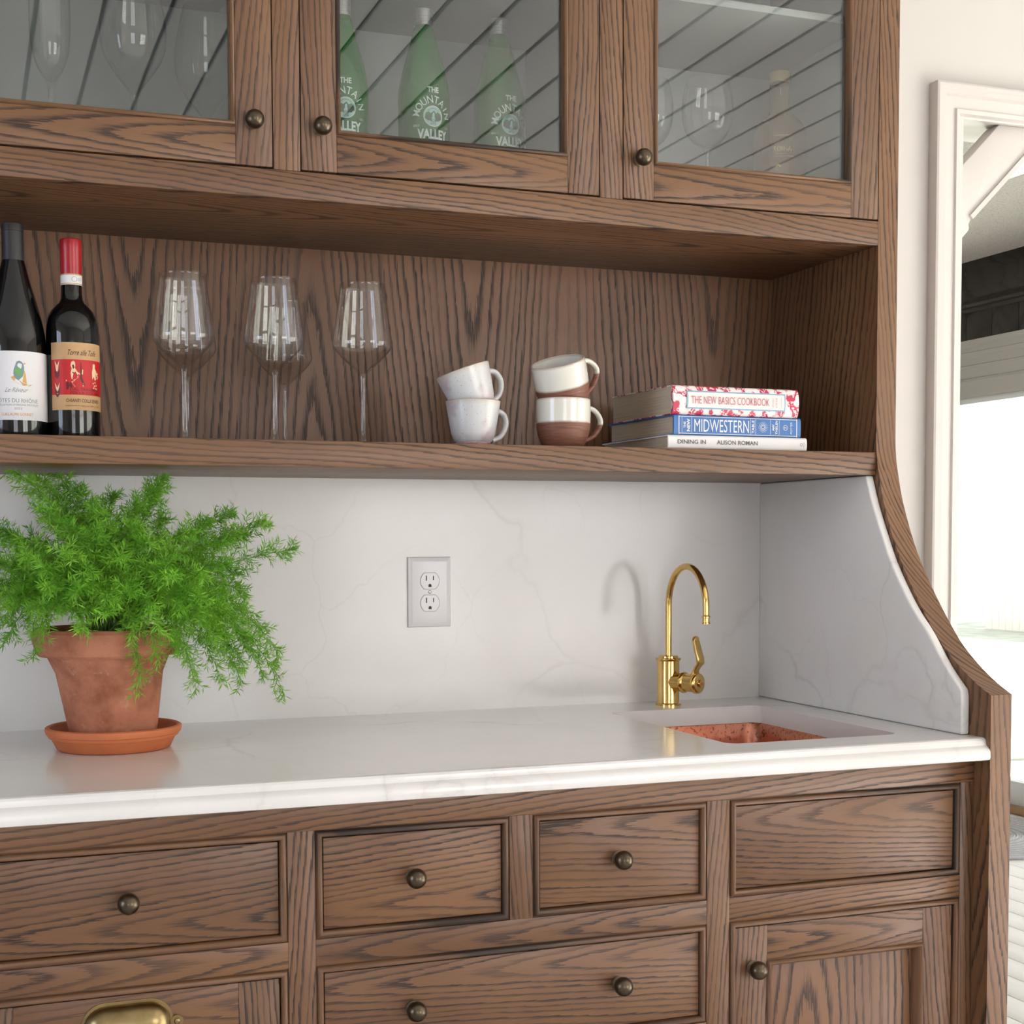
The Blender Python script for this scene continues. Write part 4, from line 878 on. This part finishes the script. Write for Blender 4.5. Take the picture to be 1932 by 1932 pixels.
ha = [(.0385, .0560), (.0465, .0570), (.0560, .0520), (.0605, .0400), (.0570, .0270), (.0480, .0160), (.0335, .0105)]
pb_ = [(.0275, .0), (.0290, .0008), (.0355, .008), (.0405, .020), (.0430, .032), (.0438, .045), (.0440, .065), (.0436, .0775)]
hb = [(.0425, .0640), (.0490, .0660), (.0590, .0620), (.0680, .0520), (.0700, .0420), (.0640, .0300), (.0540, .0200), (.0385, .0135)]
gm = 'stacked mugs on the open shelf'
mug('stoneware_mug', pa, .0028, M['speckle'], ha, .0042, (-.6825, -.29, ZST), (0, 0, 0), 'speckled grey glazed mug, lower of its pair', gm, R(12))
mug('stoneware_mug', pa, .0028, M['speckle'], ha, .0042, (-.6755, -.2910, ZST+.0523), (R(-4), R(-19), 0), 'speckled grey glazed mug tilted inside the one below', gm, R(12))
mug('stoneware_mug', pb_, .0028, M['twotone'], hb, .0040, (-.5297, -.29, ZST), (0, 0, 0), 'white and bare brown dipped mug, lower of its pair', gm, R(8))
mug('stoneware_mug', pb_, .0028, M['twotone'], hb, .0040, (-.5210, -.2820, ZST+.0641), (R(13), R(-17), 0), 'white and brown dipped mug tilted inside the mug below', gm, R(8))

# ---- books
def m_pages(name, c):
    t = NT(name); co = t.obj_co(); f = t.noise(t.vmul(co, (8, 8, 1500)), 1, 2, .6); t.bsdf(t.mix(t.ramp(f, [(.35, 0.0), (.65, 1.0)]), tuple(x*.72 for x in c), c), .85); return t.m
M['pages'] = m_pages('book_pages', srgb(206, 192, 170))
t = NT('vegetable_print'); co = t.obj_co(); vo = t.n('ShaderNodeTexVoronoi', feature='SMOOTH_F1'); wv = t.n('ShaderNodeTexNoise'); t.put(wv, 'Vector', co); wv.inputs['Scale'].default_value = 60
of = t.n('ShaderNodeVectorMath', operation='MULTIPLY_ADD'); t.put(of, 0, wv.outputs['Color']); t.put(of, 1, (.018, .018, .018)); t.put(of, 2, co); t.put(vo, 'Vector', of.outputs[0]); vo.inputs['Scale'].default_value = 75
msk = t.ramp(vo.outputs['Distance'], [(.40, 1.0), (.46, 0.0)]); stems = t.ramp(t.noise(of.outputs[0], 110, 1), [(.50, 0.0), (.53, 1.0), (.57, 1.0), (.60, 0.0)])
t.bsdf(t.mix(t.math('MAXIMUM', msk, t.math('MULTIPLY', stems, .9)), srgb(184, 44, 78), srgb(238, 226, 224)), .35); M['veg'] = t.m
M['bluecloth'] = m_plain('blue_cover', srgb(62, 110, 170), .5, nz=.06, nzs=60); M['whitecover'] = m_plain('white_cover', srgb(232, 230, 228), .45)
def book(x0, x1, y0, dep, z0, z1, rotz, mat, label, cov=.0022, over=.003, rnd=.004):
    L = x1-x0; h = z1-z0; root = thing('book', label, 'book', ((x0+x1)/2, y0, z0), 'cookbooks stacked on the open shelf', (0, 0, R(rotz)))
    pr = [(dep, 0), (dep, cov), (.004, cov), (.0035, cov+.001), (.0035, h-cov-.001), (.004, h-cov), (dep, h-cov), (dep, h), (.003, h), (0.0005, h-.002)]
    for i in range(1, 8): a = i/8; pr.append((-rnd*math.sin(math.pi*a), h-.002-(h-.004)*a))
    pr += [(.0005, .002), (.003, 0)]
    b = MB(); b.prism(pr, 'X', -L/2, L/2); obj('cover', b, mat, root, local=True, ang=40)
    b = MB(); b.box(-L/2+over, L/2-over, .004, dep-over-.001, cov+.0001, h-cov-.0001); obj('pages', b, M['pages'], root, local=True)
    def sp(x, z):                                                    # spine surface, x from the left end, z from the middle
        q = max(-1, min(1, z/(h/2-.002))); return (x-L/2, -rnd*math.cos(q*math.pi/2)-.0007, h/2+z)
    return root, L, h, sp
def spine_part(root, name, mat, fill): b = MB(); fill(b); return obj(name, b, mat, root, local=True, smooth=False)
rt, L, h, sp = book(-.3665, -.1035, -.3335, .243, ZST, .4720, 1.5, M['whitecover'], 'thin white cookbook at the bottom of the stack', .0022, .003, .0008)
spine_part(rt, 'lettering', ink('charcoal', 92, 88, 84), lambda b: (lay(b, 'DINING IN', sp, .043, .0008, .0066, .052, .012), lay(b, 'ALISON ROMAN', sp, .128, .0008, .0066, .077, .012), lay(b, 'POTTER', sp, .2565, 0, .0015, .008, 0, 0, R(90)), ringp(b, sp, .2515, 0, .0018, .0024, 20)))
rt, L, h, sp = book(-.3535, -.1095, -.3260, .228, .4722, .5055, 2.6, M['bluecloth'], 'blue cookbook with white spine lettering in the middle of the stack', .0024, .003, .0006)
wi = ink('cream', 226, 228, 226)
def midw(b):
    lay(b, 'THE', sp, .0195, 0, .0042, .0105, .02, 0, R(90)); lay(b, 'NEW', sp, .0265, 0, .0056, .0205, .03, 0, R(90)); lay(b, 'MIDWESTERN', sp, .0895, 0, .0205, .104, 0.0)
    lay(b, 'TABLE', sp, .1495, 0, .0050, .0215, .02, 0, R(90)); lay(b, 'AMY', sp, .1890, 0, .0040, .0115, .02, 0, R(90)); lay(b, 'THIELEN', sp, .1953, 0, .0040, .0225, .02, 0, R(90)); lay(b, 'POTTER', sp, .2245, 0, .0036, .020, .0, 0, R(90))
    for x in (.0145, .0325, .1445, .1545, .1835, .2005): patch(b, sp, [(x, -.0125), (x+.0006, -.0125), (x+.0006, .0125), (x, .0125)])
    for x in (.0085, .2350): patch(b, sp, [(x, -.0150), (x+.0014, -.0150), (x+.0014, .0150), (x, .0150)])
    for z in (-.0140, .0132): patch(b, sp, [(.0085, z), (.2350, z), (.2350, z+.0009), (.0085, z+.0009)])
    for r0 in (.0028, .0055, .0082):
        for i in range(18): a = 6.2832*i/18; disc(b, sp, .1690+r0*math.cos(a), r0*math.sin(a), .00055, 6)
    for i in range(16): a = 6.2832*i/16; patch(b, sp, [(.169+.003*math.cos(a-.05), .003*math.sin(a-.05)), (.169+.0078*math.cos(a-.02), .0078*math.sin(a-.02)), (.169+.0078*math.cos(a+.02), .0078*math.sin(a+.02)), (.169+.003*math.cos(a+.05), .003*math.sin(a+.05))])
    ringp(b, sp, .2130, 0, .0038, .0045, 24); lay(b, 'M', sp, .2130, -.0003, .0035, .004)
spine_part(rt, 'lettering', wi, midw)
rt, L, h, sp = book(-.3565, -.1175, -.3280, .215, .5057, .5525, 2.0, M['veg'], 'thick pink and white cookbook on top of the stack', .0016, .001, .004)
def q_(x0, x1, z0, z1): return lambda b: grid_patch(b, lambda x, z: (sp(x, z)[0], sp(x, z)[1]-.0003, sp(x, z)[2]), x0, x1, z0, z1, 1, 8)
spine_part(rt, 'title_border', ink('paleblue', 126, 166, 190), q_(.024, .212, -.0140, .0150))
def q2(x0, x1, z0, z1): return lambda b: grid_patch(b, lambda x, z: (sp(x, z)[0], sp(x, z)[1]-.0006, sp(x, z)[2]), x0, x1, z0, z1, 1, 8)
spine_part(rt, 'title_panel', ink('ivory', 236, 226, 220), q2(.0265, .2095, -.0118, .0128))
sq = lambda x, z: (sp(x, z)[0], sp(x, z)[1]-.0018, sp(x, z)[2])
spine_part(rt, 'lettering', ink('rose', 188, 116, 130), lambda b: (lay(b, 'THE NEW BASICS COOKBOOK', sq, .1060, .0003, .0125, .148), lay(b, 'ROSSO', sq, .1870, 0, .0030, .0150, 0, 0, R(90)), lay(b, 'LUKINS', sq, .1935, 0, .0030, .0165, 0, 0, R(90)), lay(b, 'WORKMAN', sq, .2030, 0, .0020, .0165, 0, 0, R(90))))

# ================================================================== INSIDE THE WALL CABINET
ZC = .8152
M['green'] = m_clear('green_bottle_glass', (.20, .70, .25), 1.5, srgb(24, 126, 44), .42, .8)
M['alu'] = m_plain('aluminium_cap', srgb(196, 196, 196), .35, .9)
M['water'] = m_clear('still_water', (.92, .98, .93), 1.33)
gb = [-.8600, -.7251, -.5962]; rot_ = [R(8), R(21), R(28)]; fillz = [.295, .300, .278]
glab = ['green glass water bottle nearest the cabinet\'s first mullion, partly behind the door stile', 'green glass water bottle standing between two others', 'green glass water bottle with the lowest fill, beside the right partition']
white = ink('printwhite', 214, 226, 220); teal = ink('printteal', 164, 206, 196); pine = ink('printgreen', 44, 78, 66)
def green_bottle(x, y, turn, label, fz):
    root = thing('water_bottle', label, 'bottle', (x, y, ZC), 'green water bottles in the wall cabinet'); th = cam_angle(x, y)+turn
    pr = [(0, .006), (.03, 0), (.0385, .002), (.0410, .008), (.0415, .03), (.0415, .190), (.0412, .200), (.0395, .214), (.0350, .234), (.0285, .258), (.0215, .282), (.0165, .300), (.0140, .310), (.0138, .325), (0, .325)]
    b = MB(); b.lathe(pr, 56); gl = obj('glass', b, M['green'], root, local=True, ang=60)
    b = MB(); w = [(max(r-.0028, 0), z) for r, z in pr if .009 < z < fz]; b.lathe([(0, .009)]+w+[(w[-1][0]*.97, fz), (0, fz)], 40); obj('water', b, M['water'], gl, local=True, ang=60)
    b = MB(); cp = [(.0148, .3085), (.0152, .309)]; zz = .309
    for i in range(3): cp += [(.0152, zz+.003), (.0146, zz+.0034), (.0146, zz+.0040), (.0152, zz+.0044)]; zz += .0045
    cp += [(.0152, .3335), (.0142, .3352), (0, .3355)]; b.lathe(cp, 40); obj('cap', b, M['alu'], root, local=True, ang=30)
    c = cyl(.0418, th, 0); d = cyl(.04195, th, 0); e = cyl(.0421, th, 0); z0 = .1575
    b = MB(); lay(b, 'THE', c, 0, z0+.0415, .0082, .0190, .03); lay_arc(b, 'MOUNTAIN', c, 0, z0-.0015, .0222, .0118, R(-78), R(78), .008, .86); lay(b, 'VALLEY', c, 0, z0-.0275, .0140, .052, .035); lay(b, 'SINCE', c, -.0275, z0-.0150, .0034, .0105); lay(b, '1871', c, .0275, z0-.0150, .0034, .0085)
    ringp(b, d, 0, z0, .0152, .0163); obj('lettering', b, white, gl, local=True, smooth=False)
    b = MB(); ringp(b, c, 0, z0, .0001, .0153); em = obj('emblem', b, teal, gl, local=True, smooth=False)
    b = MB(); rg = random.Random(3); patch(b, d, [(-.0085, z0-.001), (-.005, z0+.004), (-.002, z0+.0062), (.001, z0+.0088), (.004, z0+.005), (.0085, z0-.001), (.006, z0-.0035), (-.006, z0-.0035)])
    for k in range(15):
        xx = -.0128+.0256*k/14
        if abs(xx) < .0028: continue
        ht = rg.uniform(.007, .0125); zb = z0-.003-.006*(1-abs(xx)/.013)-rg.uniform(0, .002); w_ = .0013; lim = math.sqrt(max(0, .0148**2-xx*xx)); tp = min(zb+ht, z0+lim-.0015)
        patch(b, e, [(xx-w_, zb), (xx+w_, zb), (xx, tp)])
    for k in range(9): zz = z0-.0045-.0011*k; w_ = .0018+.0005*k; patch(b, e, [(-w_, zz), (w_, zz), (w_*.8, zz+.0004), (-w_*.8, zz+.0004)])
    lay_arc(b, 'AUTHENTIC', e, 0, z0, .0108, .0024, R(-42), R(42), .0); obj('emblem_print', b, pine, em, local=True, smooth=False)
for x, tn, lb, fz in zip(gb, rot_, glab, fillz): green_bottle(x, -.18, tn, lb, fz)

FL_ = [(.0045, .150), (.0080, .158), (.0185, .176), (.0262, .200), (.0292, .235), (.0290, .280), (.0255, .318)]
fl = make_glass('champagne_flute', FL_, .0042, .034, .150); fl.location = (-1.2997, -.20, ZC); fl['label'] = 'clear champagne flute in the wall cabinet beside a large wine glass'; fl['group'] = 'champagne flutes in the wall cabinet'
f2 = copy_tree(fl); f2.location = (-1.3995, -.20, ZC); f2['label'] = 'clear champagne flute in the wall cabinet behind the sloping-shouldered bottle\'s end of the door'
WG = [(.0055, .145), (.0100, .156), (.0290, .182), (.0430, .206), (.0485, .232), (.0470, .262), (.0400, .300), (.0345, .322)]
w1 = make_glass('wine_glass', WG, .0046, .040, .145); w1.location = (-1.1817, -.20, ZC); w1['label'] = 'large round-bowled wine glass in the wall cabinet beside the flute'; w1['group'] = 'round wine glasses in the wall cabinet'
w2 = copy_tree(w1); w2.location = (-1.0600, -.105, ZC); w2['label'] = 'large round-bowled wine glass in the wall cabinet set back near the door stile'
RG = [(.0050, .150), (.0090, .158), (.0270, .170), (.0400, .192), (.0440, .218), (.0425, .242), (.0365, .270)]
r1 = make_glass('wine_glass', RG, .0030, .036, .150); r1.location = (-.2232, -.20, ZC); r1['label'] = 'thin-stemmed balloon wine glass in the wall cabinet beside the rye bottle'; r1['group'] = 'balloon wine glasses in the wall cabinet'
r3 = copy_tree(r1); r3.location = (-.3170, -.16, ZC); r3['label'] = 'thin-stemmed balloon wine glass in the wall cabinet partly behind a door stile'
# squat spirit bottle
rb = thing('spirit_bottle', 'squat amber spirit bottle with wooden stopper and gold lettering in the wall cabinet', 'bottle', (-.0510, -.15, ZC))
pr = [(0, .005), (.038, 0), (.0445, .003), (.0462, .009), (.0464, .195), (.0450, .212), (.0395, .226), (.0290, .236), (.0195, .243), (.0158, .250), (.0152, .262), (.0152, .290), (.0168, .292), (.0168, .297), (.015, .299), (0, .299)]
b = MB(); b.lathe(pr, 56); gl = obj('glass', b, m_clear('amber_glass', (.93, .84, .78), 1.5, srgb(196, 160, 140), .22), rb, local=True, ang=60)
b = MB(); b.lathe([(0, .299), (.0175, .2992), (.0180, .301), (.0180, .316), (.0170, .318), (0, .318)], 32); obj('stopper', b, m_plain('pale_wood', srgb(186, 160, 120), .6, nz=.1, nzs=90), rb, local=True)
c = cyl(.0467, cam_angle(-.051, -.15)+R(10), 0); gd_ = ink('printgold', 214, 196, 150)
b = MB(); lay(b, 'FAR NORTH SPIRITS', c, -.002, .196, .0030, .032); lay(b, 'RØKNAR', c, 0, .173, .0090, .036, .01); lay(b, 'MINNESOTA', c, -.006, .1640, .0024, .020); lay(b, 'STRAIGHT RYE WHISKEY', c, 0, .1600, .0024, .036)
for a in (-60, -30, 0, 30, 60): disc(b, c, -.010+.004*math.sin(R(a)), .140+.005*math.cos(R(a)), .0012, 8, .0024)
obj('lettering', b, gd_, gl, local=True, smooth=False)
